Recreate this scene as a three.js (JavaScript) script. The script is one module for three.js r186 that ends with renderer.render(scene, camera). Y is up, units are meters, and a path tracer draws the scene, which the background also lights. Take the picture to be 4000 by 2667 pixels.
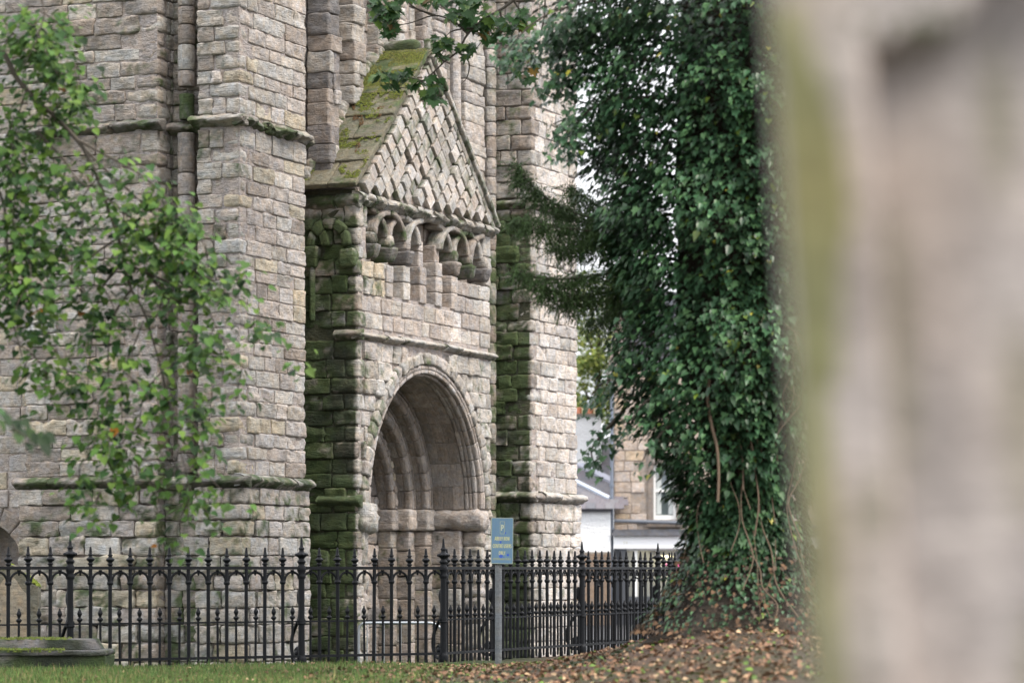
import * as THREE from 'three';
import { ImprovedNoise } from 'three/addons/math/ImprovedNoise.js';
import { mergeGeometries } from 'three/addons/utils/BufferGeometryUtils.js';

// ---------------------------------------------------------------- camera, sky, sun, exposure
const scene = new THREE.Scene();
const EYE = 1.12, FOCAL = 12000, CX = 2000, HORIZON = 2222;          // lens in photograph pixels, eye height in metres
const camera = new THREE.PerspectiveCamera(2 * Math.atan(HORIZON / FOCAL) * 180 / Math.PI, 1.5, 0.1, 1500);
camera.position.set(0, EYE, 0);
camera.lookAt(0, EYE, -10);
camera.setViewOffset(4000, 2 * HORIZON, 0, 0, 4000, 2667);            // level camera with a rising front
camera.focus = 37; camera.userData.fStop = 2.0;
const renderer = new THREE.WebGLRenderer({ antialias: true });
renderer.toneMapping = THREE.LinearToneMapping;
renderer.toneMappingExposure = 2.45;
renderer.shadowMap.enabled = true;
const sun = new THREE.DirectionalLight(0xfff4e6, 1.45);
sun.position.set(31, 48, -19); sun.target.position.set(0, 0, -40);
sun.castShadow = true; sun.shadow.radius = 26; sun.shadow.mapSize.set(4096, 4096);
Object.assign(sun.shadow.camera, { left: -30, right: 30, top: 30, bottom: -30, near: 1, far: 160 });
scene.add(sun, sun.target);

// ---------------------------------------------------------------- small tools
const R0 = (seed) => () => { seed |= 0; seed = seed + 0x6D2B79F5 | 0; let t = Math.imul(seed ^ seed >>> 15, 1 | seed); t = t + Math.imul(t ^ t >>> 7, 61 | t) ^ t; return ((t ^ t >>> 14) >>> 0) / 4294967296; };
const rnd = R0(7);
const rr = (a, b) => a + (b - a) * rnd();
const pick = (a) => a[Math.floor(rnd() * a.length)];
const clamp = (x, a, b) => Math.min(b, Math.max(a, x));
const lerp = (a, b, t) => a + (b - a) * t;
const sstep = (a, b, x) => { const t = clamp((x - a) / (b - a), 0, 1); return t * t * (3 - 2 * t); };
const noise = new ImprovedNoise();
const nz = (x, y, z) => noise.noise(x, y, z);
const fbm = (x, y, z) => nz(x, y, z) * .55 + nz(x * 2.1 + 7, y * 2.1, z * 2.1) * .3 + nz(x * 4.3, y * 4.3 + 3, z * 4.3) * .15;
const used = {};
const numbered = (n) => { used[n] = (used[n] ?? -1) + 1; return used[n] ? n + '_' + String(used[n]).padStart(3, '0') : n; };
const at = (x, y, d) => new THREE.Vector3((x - CX) / FOCAL * d, EYE + (HORIZON - y) / FOCAL * d, -d);
function tag(o, label, category, group, kind) { Object.assign(o.userData, { label, category }); if (group) o.userData.group = group; if (kind) o.userData.kind = kind; return o; }
function thing(name, label, category, pos = [0, 0, 0], turn = 0, group) {
  const g = new THREE.Group(); g.name = numbered(name); g.position.set(...pos); g.rotation.y = turn; scene.add(g); return tag(g, label, category, group);
}
function part(name, geo, mat, parent, kind) {
  const m = new THREE.Mesh(geo, mat); m.name = name; m.castShadow = m.receiveShadow = true; if (kind) m.userData.kind = kind; parent.add(m); return m;
}
function structure(name, geo, mat) { const m = part(name, geo, mat, scene, 'structure'); return m; }

// tileable value noise, for textures
function tileNoise(cells, seed) {
  const r = R0(seed), g = new Float32Array(cells * cells).map(() => r());
  return (u, v) => {
    const x = u * cells, y = v * cells, i = Math.floor(x), j = Math.floor(y), fx = x - i, fy = y - j, sx = fx * fx * (3 - 2 * fx), sy = fy * fy * (3 - 2 * fy);
    const G = (a, b) => g[((b % cells + cells) % cells) * cells + (a % cells + cells) % cells];
    return lerp(lerp(G(i, j), G(i + 1, j), sx), lerp(G(i, j + 1), G(i + 1, j + 1), sx), sy);
  };
}
function tex(n, fn, srgb, ch = 4) {
  const d = new Uint8Array(n * n * 4);
  for (let y = 0; y < n; y++) for (let x = 0; x < n; x++) {
    const c = fn(x / n, y / n), o = (y * n + x) * 4;
    if (Array.isArray(c)) { d[o] = clamp(c[0], 0, 1) * 255; d[o + 1] = clamp(c[1], 0, 1) * 255; d[o + 2] = clamp(c[2], 0, 1) * 255; } else d[o] = d[o + 1] = d[o + 2] = clamp(c, 0, 1) * 255;
    d[o + 3] = 255;
  }
  const t = new THREE.DataTexture(d, n, n); t.wrapS = t.wrapT = THREE.RepeatWrapping; t.magFilter = THREE.LinearFilter; t.minFilter = THREE.LinearMipmapLinearFilter; t.generateMipmaps = true;
  if (srgb) t.colorSpace = THREE.SRGBColorSpace; t.needsUpdate = true; return t;
}

// sky: one even overcast, a little brighter overhead
{
  const w = 256, h = 128, d = new Float32Array(w * h * 4), n1 = tileNoise(12, 3), n2 = tileNoise(26, 4);
  for (let y = 0; y < h; y++) for (let x = 0; x < w; x++) {
    const el = (y + .5) / h * Math.PI - Math.PI / 2, s = Math.max(0, Math.sin(el));
    const cl = .94 + .1 * (n1(x / w, y / h) * .6 + n2(x / w, y / h) * .4), L = el < 0 ? .4 : (.58 + .8 * s) * cl, o = (y * w + x) * 4;
    d[o] = L * .97; d[o + 1] = L * .985; d[o + 2] = L * 1.03; d[o + 3] = 1;
  }
  const t = new THREE.DataTexture(d, w, h, THREE.RGBAFormat, THREE.FloatType);
  t.mapping = THREE.EquirectangularReflectionMapping; t.magFilter = t.minFilter = THREE.LinearFilter; t.wrapS = THREE.RepeatWrapping; t.needsUpdate = true;
  scene.background = t; scene.environment = t;
}

// ---------------------------------------------------------------- materials
const N8 = tileNoise(8, 11), N16 = tileNoise(16, 12), N32 = tileNoise(32, 13), N64 = tileNoise(64, 14), N128 = tileNoise(128, 15), N256 = tileNoise(256, 16);
const bedTex = (u, v) => N64(u * .25, v) * .6 + N128(u * .25, v) * .4;
const stoneMap = tex(1024, (u, v) => {
  const f = N8(u, v) * .3 + N32(u, v) * .25 + N64(v, u) * .2 + N256(u, v) * .25, b = bedTex(u, v);
  let k = .69 + .3 * (f - .5) + .13 * (b - .5);
  const pit = N128(u, v); if (pit > .86) k -= .22 * (pit - .86) / .14;
  const warm = (N16(u, v) - .5) * .06;
  return [k * (1 + warm), k, k * (1 - warm * 1.3)];
}, true);
const stoneBump = tex(1024, (u, v) => {
  let k = .55 + .35 * (N32(u, v) - .5) + .4 * (N64(u, v) - .5) + .3 * (N128(u, v) - .5) + .22 * (N256(u, v) - .5) + .6 * (bedTex(u, v) - .5) + .5 * (N32(u * .25, v) - .5);
  const pit = N128(u, v); if (pit > .84) k -= .5 * (pit - .84) / .16; return k;
});
const std = (o) => new THREE.MeshStandardMaterial({ roughness: .9, metalness: 0, ...o });
const stoneM = std({ color: 0xffffff, map: stoneMap, bumpMap: stoneBump, bumpScale: .011, vertexColors: true, roughness: .95 });
const rgb = (r, g, b) => new THREE.Color().setRGB(r, g, b);
const mortarM = std({ color: rgb(.83, .72, .66), map: stoneMap, bumpMap: stoneBump, bumpScale: .014, roughness: 1 });
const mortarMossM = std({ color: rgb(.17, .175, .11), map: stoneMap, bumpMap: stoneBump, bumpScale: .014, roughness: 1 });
const ironM = new THREE.MeshPhysicalMaterial({ color: rgb(.008, .009, .0115), roughness: .45, specularIntensity: .45, bumpMap: stoneBump, bumpScale: .0015 });
const galvM = std({ color: rgb(.42, .45, .48), roughness: .45, metalness: .7 });
const barkM = std({ color: rgb(.11, .085, .06), map: stoneMap, bumpMap: stoneBump, bumpScale: .03 });
const twigM = std({ color: rgb(.075, .062, .048), roughness: .85 });
const mossM = std({ color: rgb(1, 1, 1), vertexColors: true, roughness: 1 });
const leafMat = (rough, through) => new THREE.MeshPhysicalMaterial({ vertexColors: true, roughness: rough, transmission: through, thickness: 0, specularIntensity: .35, side: THREE.DoubleSide });
const limeLeafM = leafMat(.62, .3), ivyLeafM = new THREE.MeshPhysicalMaterial({ vertexColors: true, roughness: .38, specularIntensity: .7, side: THREE.DoubleSide }), mapleLeafM = leafMat(.6, .3), farLeafM = leafMat(.8, .35);

// ---------------------------------------------------------------- worn stone blocks
// palette: linear colours of dressed sandstone (grain map multiplies by about .4 linear)
const TINT = { slab: [.36, .33, .235], grey: [.84, .77, .69], pale: [.98, .91, .83], pink: [.96, .86, .785], rose: [.84, .735, .665], buff: [.97, .84, .65], brown: [.66, .57, .50], dark: [.40, .365, .345], mauve: [.50, .45, .43], cream: [1.24, 1.125, 1.03] };
const ALGAE = [.115, .185, .05], ALGAEDARK = [.042, .06, .026], LICHEN = [1.0, .98, .90], CRUST = [.20, .185, .17], YELLOW = [.85, .72, .30];
const mixc = (a, b, t) => [lerp(a[0], b[0], t), lerp(a[1], b[1], t), lerp(a[2], b[2], t)];

function stoneGeo(s, o = {}) {
  const { r: r_ = .022, amp = .012, bed = .5, seed = rnd() * 900, skip = [], seg = .05, map, color, c = [0, 0, 0], wob = 1 } = o;
  const h = s.map((v) => v / 2), r = Math.min(r_, h[0] * .6, h[1] * .6, h[2] * .6);
  const ts = h.map((v) => { const n = clamp(Math.round((2 * v - 2 * r) / seg), 1, 9), a = [-v]; for (let i = 0; i <= n; i++) a.push(lerp(-v + r, v - r, i / n)); a.push(v); return a; });
  const ou = rnd() * 3, ov = rnd() * 3;
  const P = [], U = [], I = [], C = [], keys = new Map(), grp = [];
  let flip = false;
  if (map) { const e = .01, A = map([0, 0, 0]), J = [map([e, 0, 0]), map([0, e, 0]), map([0, 0, e])].map((q) => q.map((v, i) => v - A[i])); flip = (J[0][0] * (J[1][1] * J[2][2] - J[1][2] * J[2][1]) - J[0][1] * (J[1][0] * J[2][2] - J[1][2] * J[2][0]) + J[0][2] * (J[1][0] * J[2][1] - J[1][1] * J[2][0])) < 0; }
  const sx = seed * 1.31, sy = seed * 2.17, sz = seed * .73;
  const skew = (rnd() - .5) * .012 * wob, skew2 = (rnd() - .5) * .012 * wob;
  for (let k = 0; k < 3; k++) for (const sg of [-1, 1]) {
    if (skip.includes((sg < 0 ? '-' : '+') + 'xyz'[k])) continue;
    const a = (k + 1) % 3, b = (k + 2) % 3, A = ts[a], B = ts[b], base = P.length / 3;
    for (let j = 0; j < B.length; j++) for (let i = 0; i < A.length; i++) {
      const p = [0, 0, 0]; p[k] = sg * h[k]; p[a] = A[i]; p[b] = B[j];
      const q = p.map((v, m) => clamp(v, -(h[m] - r), h[m] - r)), d = p.map((v, m) => v - q[m]), L = Math.hypot(...d) || 1, n = d.map((v) => v / L);
      const rough = fbm(p[0] * 5 + sx, p[1] * 7 + sy, p[2] * 5 + sz), strat = nz(p[0] * 1.5 + sx, p[1] * 26 + sy, p[2] * 1.5 + sz), lowf = nz(p[0] * 2.2 + sy, p[1] * 2.6 + sz, p[2] * 2.2 + sx);
      const ridge = .35 - Math.abs(nz(p[0] * 4.5 + sz, p[1] * 9 + sx, p[2] * 4.5 + sy)) * 2, dis = amp * (.8 * rough + bed * strat + .7 * lowf + .9 * ridge + .42 - 3.0 * Math.max(0, lowf - .24));
      const z = q.map((v, m) => v + n[m] * (r + dis));
      z[1] += z[0] * skew + z[2] * skew2;
      const w = map ? map(z) : z;
      P.push(...w);
      if (k === 1) U.push((p[0] + ou) * 1.1, (p[2] + ov) * 1.1); else U.push(((k === 0 ? p[2] : p[0]) + ou) * 1.1, (p[1] + ov) * 1.1);
      const col = color ? color([w[0] + c[0], w[1] + c[1], w[2] + c[2]], n, rough) : [1, 1, 1]; C.push(...col);
      const key = Math.round(p[0] * 2e3) * 67108864 + Math.round(p[1] * 2e3) * 8192 + Math.round(p[2] * 2e3);
      let gi = keys.get(key); if (gi === undefined) { gi = keys.size; keys.set(key, gi); } grp.push(gi);
    }
    const W = A.length;
    for (let j = 0; j < B.length - 1; j++) for (let i = 0; i < W - 1; i++) {
      const v0 = base + j * W + i, v1 = v0 + 1, v2 = v0 + W, v3 = v2 + 1;
      if ((sg > 0) !== flip) I.push(v0, v1, v3, v0, v3, v2); else I.push(v0, v3, v1, v0, v2, v3);
    }
  }
  const nrm = new Float32Array(keys.size * 3), N = new Float32Array(P.length);
  for (let t = 0; t < I.length; t += 3) {
    const [a, b, e] = [I[t] * 3, I[t + 1] * 3, I[t + 2] * 3];
    const ax = P[b] - P[a], ay = P[b + 1] - P[a + 1], az = P[b + 2] - P[a + 2], bx = P[e] - P[a], by = P[e + 1] - P[a + 1], bz = P[e + 2] - P[a + 2];
    const x = ay * bz - az * by, y = az * bx - ax * bz, z = ax * by - ay * bx;
    for (const v of [I[t], I[t + 1], I[t + 2]]) { const g = grp[v] * 3; nrm[g] += x; nrm[g + 1] += y; nrm[g + 2] += z; }
  }
  for (let v = 0; v < grp.length; v++) { const g = grp[v] * 3, l = Math.hypot(nrm[g], nrm[g + 1], nrm[g + 2]) || 1; N[v * 3] = nrm[g] / l; N[v * 3 + 1] = nrm[g + 1] / l; N[v * 3 + 2] = nrm[g + 2] / l; }
  return geoFrom(P, N, U, C, I);
}
function geoFrom(P, N, U, C, I) {
  const g = new THREE.BufferGeometry();
  g.setAttribute('position', new THREE.Float32BufferAttribute(P, 3));
  if (N) g.setAttribute('normal', new THREE.Float32BufferAttribute(N, 3));
  if (U) g.setAttribute('uv', new THREE.Float32BufferAttribute(U, 2));
  if (C) g.setAttribute('color', new THREE.Float32BufferAttribute(C, 3));
  if (I) g.setIndex(I);
  if (!N) g.computeVertexNormals();
  return g;
}
// colour of a block: its own tint, weathering blotches, and the growth that the wall carries there
function weathered(tint, grow = {}) {
  const lum = rr(.86, 1.1), hue = rr(-.022, .03), t = TINT[tint].map((v, i) => v * lum * (1 + hue * (1 - i))), id = rnd() * 50;
  const { algae = () => 0, crust: cr = .25, lichen = .2, yellow = 0 } = grow, crust = cr * .72;
  return (p, n, rough) => {
    const b = 1 + .26 * fbm(p[0] * 2.7 + id, p[1] * 2.7, p[2] * 2.7) + .2 * nz(p[0] * 14, p[1] * 20, p[2] * 14 + id);
    let c = t.map((v) => v * b);
    const k = sstep(.16, .42, fbm(p[0] * 1.9 + 31, p[1] * 2.6, p[2] * 1.9)); c = mixc(c, CRUST, k * crust * (.7 + .6 * nz(p[0] * 22, p[1] * 22, p[2] * 22)));
    const l = sstep(.3, .5, fbm(p[0] * 6, p[1] * 6 + 40, p[2] * 6)); c = mixc(c, LICHEN, l * lichen);
    const a = algae(p);
    if (a > 0) { const m = sstep(.62 - a, 1.0 - a, .5 + .8 * fbm(p[0] * 2.4, p[1] * 3.2 + 9, p[2] * 2.4 + id * .1) + .35 * nz(p[0] * 17, p[1] * 17, p[2] * 17)); const dk = sstep(-.1, .35, fbm(p[0] * 1.1 + 5, p[1] * 1.3, p[2] * 1.1)); c = mixc(c, mixc(ALGAE, ALGAEDARK, dk), m * .93); }
    if (yellow) { const m = sstep(.36, .5, fbm(p[0] * 9, p[1] * 9 + 20, p[2] * 9)); c = mixc(c, YELLOW, m * yellow); }
    return c.map((v) => Math.max(.01, v));
  };
}
function block(parent, name, lo, hi, o = {}) {
  const c = [0, 1, 2].map((i) => (lo[i] + hi[i]) / 2), s = [0, 1, 2].map((i) => hi[i] - lo[i]);
  const m = part(name, stoneGeo(s, { ...o, c }), o.mat ?? stoneM, parent); m.position.set(...c); return m;
}
function courseList(y0, y1, h) { const out = []; let y = y0; while (y < y1 - .02) { let t = rr(h[0], h[1]); if (y1 - y - t < h[0] * .7) t = y1 - y; out.push([y, Math.min(y1, y + t)]); y += t; } return out; }
function splitRun(a, b, len) { const out = []; let x = a; while (x < b - 1e-3) { let l = rr(len[0], len[1]); if (b - x - l < len[0] * .75) l = b - x; out.push([x, x + l]); x += l; } return out; }
const J = .0105;                                                       // half a mortar joint
// a course of stones along x (facing +z at plane z) or along z (facing +x at plane x)
function layCourse(parent, axis, plane, a, b, [y0, y1], o) {
  for (const [s, e] of splitRun(a, b, o.len)) {
    const pr = rr(...(o.proud ?? [-.012, .02])), dep = o.depth ?? .16, j = J * rr(.6, 1.5), tint = pick(o.tints);
    const lo = axis === 'x' ? [s + j, y0 + j, plane - dep] : [plane - dep, y0 + j, s + j], hi = axis === 'x' ? [e - j, y1 - j, plane + pr] : [plane + pr, y1 - j, e - j];
    block(parent, o.name ?? 'ashlar_block', lo, hi, { skip: [axis === 'x' ? '-z' : '-x'], r: o.r ?? rr(.005, .015), amp: (o.amp ?? .014) * rr(.6, 1.6), bed: rr(.1, .9), color: weathered(tint, o.grow) });
  }
}
// a moulded string course: stones with a sloped top and a hollow under the nose, along x or z
function stringCourse(parent, axis, plane, a, b, y, h, proj, o) {
  const prof = [[-.06, h * .5], [proj * .35, h * .42], [proj * .8, h * .22], [proj, h * .02], [proj * .96, -h * .16], [proj * .72, -h * .3], [proj * .4, -h * .4], [proj * .12, -h * .62], [-.06, -h * .66]];
  for (const [s, e] of splitRun(a, b, o.len ?? [.4, .75])) {
    const L = e - s, n = Math.max(3, Math.round(L / .05)), P = [], C = [], U = [], I = [], m = prof.length, seed = rnd() * 300, col = weathered(pick(o.tints), o.grow), dy = rr(-.012, .012), dp = rr(-.02, .015);
    const worn = o.worn ?? 1;
    for (let i = 0; i <= n; i++) for (let k = 0; k < m; k++) {
      const t = s + .006 + (L - .012) * i / n, bite = worn * Math.max(0, nz(t * 4 + seed, k * .2, 3) - .1) * .12;
      const q = prof[k][0] + (k > 0 && k < m - 1 ? dp + .02 * worn * nz(t * 9 + seed, k * .9, 1) - bite : 0), yy = y + dy + prof[k][1] + .014 * worn * nz(t * 8, k * .8 + seed, 5);
      const w = axis === 'x' ? [t, yy, plane + q] : [plane + q, yy, t]; P.push(...w); U.push(t, k * .05 + seed); C.push(...col(w, [0, 1, 0], 0));
    }
    for (let i = 0; i < n; i++) for (let k = 0; k < m - 1; k++) { const v = i * m + k; if (axis === 'x') I.push(v, v + 1, v + m, v + 1, v + m + 1, v + m); else I.push(v, v + m, v + 1, v + 1, v + m, v + m + 1); }
    for (const i of [0, n]) for (let k = 1; k < m - 1; k++) { const v = i * m; I.push(v, v + k, v + k + 1); }
    part(o.name ?? 'string_course_stone', geoFrom(P, null, U, C, I), stoneM, parent);
  }
}
function boxGeo(lo, hi) { const g = new THREE.BoxGeometry(hi[0] - lo[0], hi[1] - lo[1], hi[2] - lo[2]); g.translate((lo[0] + hi[0]) / 2, (lo[1] + hi[1]) / 2, (lo[2] + hi[2]) / 2); metreUV(g); return g; }
function metreUV(g) {
  if (g.index) { const h = g.toNonIndexed(); g.copy(h); g.setIndex(null); }
  const p = g.attributes.position, n = g.attributes.normal, u = new Float32Array(p.count * 2);
  for (let i = 0; i < p.count; i++) { const ax = Math.abs(n.getX(i)), ay = Math.abs(n.getY(i)), az = Math.abs(n.getZ(i)); if (ay > ax && ay > az) { u[2 * i] = p.getX(i); u[2 * i + 1] = p.getZ(i); } else if (ax > az) { u[2 * i] = p.getZ(i); u[2 * i + 1] = p.getY(i); } else { u[2 * i] = p.getX(i); u[2 * i + 1] = p.getY(i); } }
  g.setAttribute('uv', new THREE.BufferAttribute(u, 2)); return g;
}
function drum(parent, name, x, y0, y1, z, r, color, bulge = .1) {
  const n = 14, rows = [[0, .86], [.06, 1], [.35, 1 + bulge * .35], [.65, 1 + bulge * .4], [.94, 1], [1, .86]], P = [], C = [], U = [], I = [], h = y1 - y0 - .012, seed = rnd() * 99;
  rows.forEach(([t, k], j) => { for (let i = 0; i <= n; i++) { const a = i / n * Math.PI * 2, e = k * r * (1 + .08 * nz(Math.cos(a) * 1.4 + seed, t * 2.2, Math.sin(a) * 1.4)), w = [Math.sin(a) * e, y0 + .006 + t * h, Math.cos(a) * e]; P.push(...w); U.push(a * r * 1.1, w[1]); C.push(...color([w[0] + x, w[1], w[2] + z], [0, 0, 1], 0)); } });
  for (let j = 0; j < rows.length - 1; j++) for (let i = 0; i < n; i++) { const v = j * (n + 1) + i; I.push(v, v + 1, v + n + 1, v + 1, v + n + 2, v + n + 1); }
  const m = part(name, geoFrom(P, null, U, C, I), stoneM, parent); m.position.set(x, 0, z); return m;
}

// ================================================================ THE ABBEY
// local axes: x across the long view to the right, z towards the viewer, y up; the entrance front faces +x
const ALPHA = -22.9 * Math.PI / 180, BASE = -.7; let TOP = 8.9;
const abbey = thing('abbey', 'ruined medieval sandstone abbey with a gabled round-arched entrance porch between buttresses', 'abbey', [-3.417, 0, -38.5], ALPHA);
const W = { strLow: 2.24, strTop: 6.76 };

// ---- the near corner buttress
{
  const core = mergeGeometries([boxGeo([-3.09, BASE, -2.6], [-1.185, TOP, -.005]), boxGeo([-1.25, BASE, -2.6], [-.55, TOP, -.39]), boxGeo([-.57, BASE, -1.78], [-.006, TOP, -.005]), boxGeo([-1.16, BASE, -.6], [-.6, W.strLow - .05, -.2])]);
  const B = part('corner_buttress', core, mortarM, abbey); B.userData.label = 'broad corner buttress of grey and pink blocks with a nook shaft';
  const front = { len: [.3, .72], tints: ['grey', 'grey', 'grey', 'brown', 'pale', 'rose', 'buff', 'brown', 'brown'], proud: [.0, .028], amp: .02, grow: { crust: .3, lichen: .18, yellow: .12, algae: (p) => p[1] < 2.2 ? .14 : (Math.abs(p[1] - 6.6) < .3 ? .12 : .02) } };
  const nook = { ...front, tints: ['grey', 'rose', 'grey', 'brown', 'pink'], len: [.2, .34], grow: { crust: .3, lichen: .08, algae: (p) => p[1] < 2.2 ? .3 : .1 } };
  const side = { len: [.3, .6], tints: ['pink', 'pink', 'grey', 'pale', 'rose', 'buff', 'pink', 'brown', 'grey'], proud: [.0, .018], amp: .016, r: undefined, grow: { crust: .18, lichen: .22, algae: (p) => p[1] < 2.2 ? .08 : 0 } };
  for (const [lo, hi, ex] of [[BASE, W.strLow - .1, .06], [W.strLow + .06, W.strTop - .1, 0], [W.strTop + .07, TOP, 0]]) {
    courseList(lo, hi, ex ? [.19, .26] : [.155, .22]).forEach(([y0, y1], i) => {
      const c = [y0, y1], big = ex ? { ...front, len: [.34, .8], amp: .027, proud: [0, .045] } : front;
      // left leaf: free left end, right end turning into the nook
      const l1 = i % 2 ? rr(.42, .6) : rr(.24, .34);
      layCourse(B, 'x', ex, -3.12 - ex, -1.17 - l1, c, big);
      block(B, 'quoin_stone', [-1.17 - l1 + J, y0 + J, -.03 - (i % 2 ? .2 : .3)], [-1.17 + rr(-.015, .015), y1 - J, ex + rr(-.02, .02)], { skip: ['-z'], r: rr(.02, .05), amp: .022, color: weathered(pick(front.tints), front.grow) });
      layCourse(B, 'z', -1.17, -.42, -.03 - (i % 2 ? .2 : .3), c, { ...nook, len: [.14, .3] });
      if (!ex) layCourse(B, 'x', -.38, -1.17, -.6, c, nook);
      else layCourse(B, 'x', -.17, -1.17, -.6, c, { ...nook, proud: [-.02, .02] });
      // right leaf with its corner quoins
      const qx = i % 2 ? rr(.34, .44) : rr(.18, .26), qz = i % 2 ? rr(.16, .24) : rr(.32, .46);
      layCourse(B, 'x', ex, -.6, -qx, c, { ...big, tints: ['grey', 'grey', 'brown', 'pink', 'grey'], len: [.18, .36], grow: { ...front.grow, crust: .4 } });
      block(B, 'quoin_stone', [-qx + J, y0 + J, -qz + J], [ex + rr(-.015, .02), y1 - J, ex + rr(-.015, .02)], { skip: ['-z', '-x'], r: rr(.02, .045), amp: .018, color: weathered(pick(['grey', 'pale', 'pink', 'grey', 'buff']), front.grow) });
      layCourse(B, 'z', ex, -1.81 - ex * .5, -qz, c, side);
    });
  }
  // nook shaft in drums
  let y = W.strLow + .1; while (y < TOP) { const h = y > 5 ? rr(.2, .34) : rr(.17, .3); if (!(y < W.strTop + .35 && y + h > W.strTop - .1)) drum(B, 'shaft_drum', -.875, y, Math.min(y + h, TOP), -.21, .108, weathered(pick(['rose', 'pink', 'brown', 'grey', 'brown']), { crust: .25, lichen: .05 }), .12); y += h; }
  drum(B, 'shaft_drum', -.875, W.strTop - .42, W.strTop - .1, -.21, .118, weathered('brown', { crust: .3 }), -.2);
  drum(B, 'shaft_drum', -.875, W.strTop + .06, W.strTop + .4, -.22, .1, weathered('dark', { crust: .6, algae: () => .4 }), -.1);
  for (const [y, h, pj, g] of [[W.strLow, .14, .12, .5], [W.strTop, .135, .135, .3]]) {
    const ex = y < 3 ? .06 : 0, o = { tints: ['grey', 'brown', 'dark'], worn: y < 3 ? .55 : 1.5, grow: { crust: .55, lichen: .25, yellow: .15, algae: () => g * .75 } };
    stringCourse(B, 'x', ex * .5, -3.2 - ex, -1.08, y, h, pj, o);
    stringCourse(B, 'x', y < 3 ? -.1 : -.26, -1.16, -.6, y - .02, h * 1.05, pj * .9, o);
    stringCourse(B, 'x', ex * .5, -.68, .1 + ex, y, h, pj, o);
    stringCourse(B, 'z', ex * .5, -1.85, .1, y, h, pj, { ...o, worn: y < 3 ? .5 : 2.2, tints: ['grey', 'pale', 'brown'] });
  }
}
// ---- the wall set back at the left end, with the start of a small arch
{
  const sh = new THREE.Shape(), cx = -3.98, cy = 1.18, ro = .53; sh.moveTo(-8, BASE); sh.lineTo(cx - ro, BASE); sh.lineTo(cx - ro, cy); sh.absarc(cx, cy, ro, Math.PI, 0, true); sh.lineTo(cx + ro, BASE); sh.lineTo(-3.05, BASE); sh.lineTo(-3.05, TOP); sh.lineTo(-8, TOP); sh.closePath();
  const B = part('side_wall', mergeGeometries([metreUV(new THREE.ExtrudeGeometry(sh, { depth: .6, bevelEnabled: false, curveSegments: 20 }).translate(0, 0, -1.026)), boxGeo([-8, BASE, -2.6], [-3.05, TOP, -1.032])]), mortarM, abbey);
  const o = { len: [.3, .6], tints: ['pink', 'buff', 'grey', 'rose', 'pale', 'buff'], amp: .012, grow: { crust: .2, lichen: .1 } };
  for (const c of courseList(BASE, TOP, [.18, .24])) if (c[0] > cy + .72) layCourse(B, 'x', -.42, -5.0, -3.1, c, o); else { layCourse(B, 'x', -.42, -3.24, -3.1, c, { ...o, len: [.14, .2] }); layCourse(B, 'x', -.42, -5.2, -4.72, c, o); }
  for (let k = 0; k < 8; k++) { const a0 = .02 + k * .4, rm = .66; block(B, 'arch_stone', [0, 0, 0], [rm * .385, .26, .3], { color: weathered(pick(['brown', 'rose', 'buff']), { crust: .4 }), map: (p) => { const a = a0 + .2 + p[0] / rm, R = rm + p[1]; return [cx + R * Math.cos(a), cy + R * Math.sin(a), -.55 + p[2]]; } }).position.set(0, 0, 0); }
}

// ---- the entrance porch
const PC = 5.67, YC = 2.0, PL = 3.39, PR = 7.95, PE = 6.28, PA = 8.42, RECESS = -.83;
function archNotch(rad, y0, w0, w1, outline) {                        // shape in (w, y) with an arched notch at the foot
  const s = new THREE.Shape(); outline.forEach(([w, y], i) => i ? s.lineTo(w, y) : s.moveTo(w, y));
  s.lineTo(PC + rad, y0); s.lineTo(PC + rad, YC); s.absarc(PC, YC, rad, 0, Math.PI, false); s.lineTo(PC - rad, y0); s.closePath(); return s;
}
function wallExtrude(shape, xBack, xFront) {                          // shape (w, y) to local (x, y, -w)
  const g = new THREE.ExtrudeGeometry(shape, { depth: xFront - xBack, bevelEnabled: false, curveSegments: 36 });
  g.applyMatrix4(new THREE.Matrix4().set(0, 0, 1, xBack, 0, 1, 0, 0, -1, 0, 0, 0, 0, 0, 0, 1)); return metreUV(g);
}
const arcMap = (rm, am, x) => (p) => { const a = am + p[0] / rm, R = rm + p[1]; return [x + p[2], YC + R * Math.sin(a), -(PC + R * Math.cos(a))]; };
const mossSide = (p) => clamp(.62 - (p[1] > 4.4 ? .12 : 0) - (p[1] > 5.9 ? .2 : 0), 0, 1);
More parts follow.
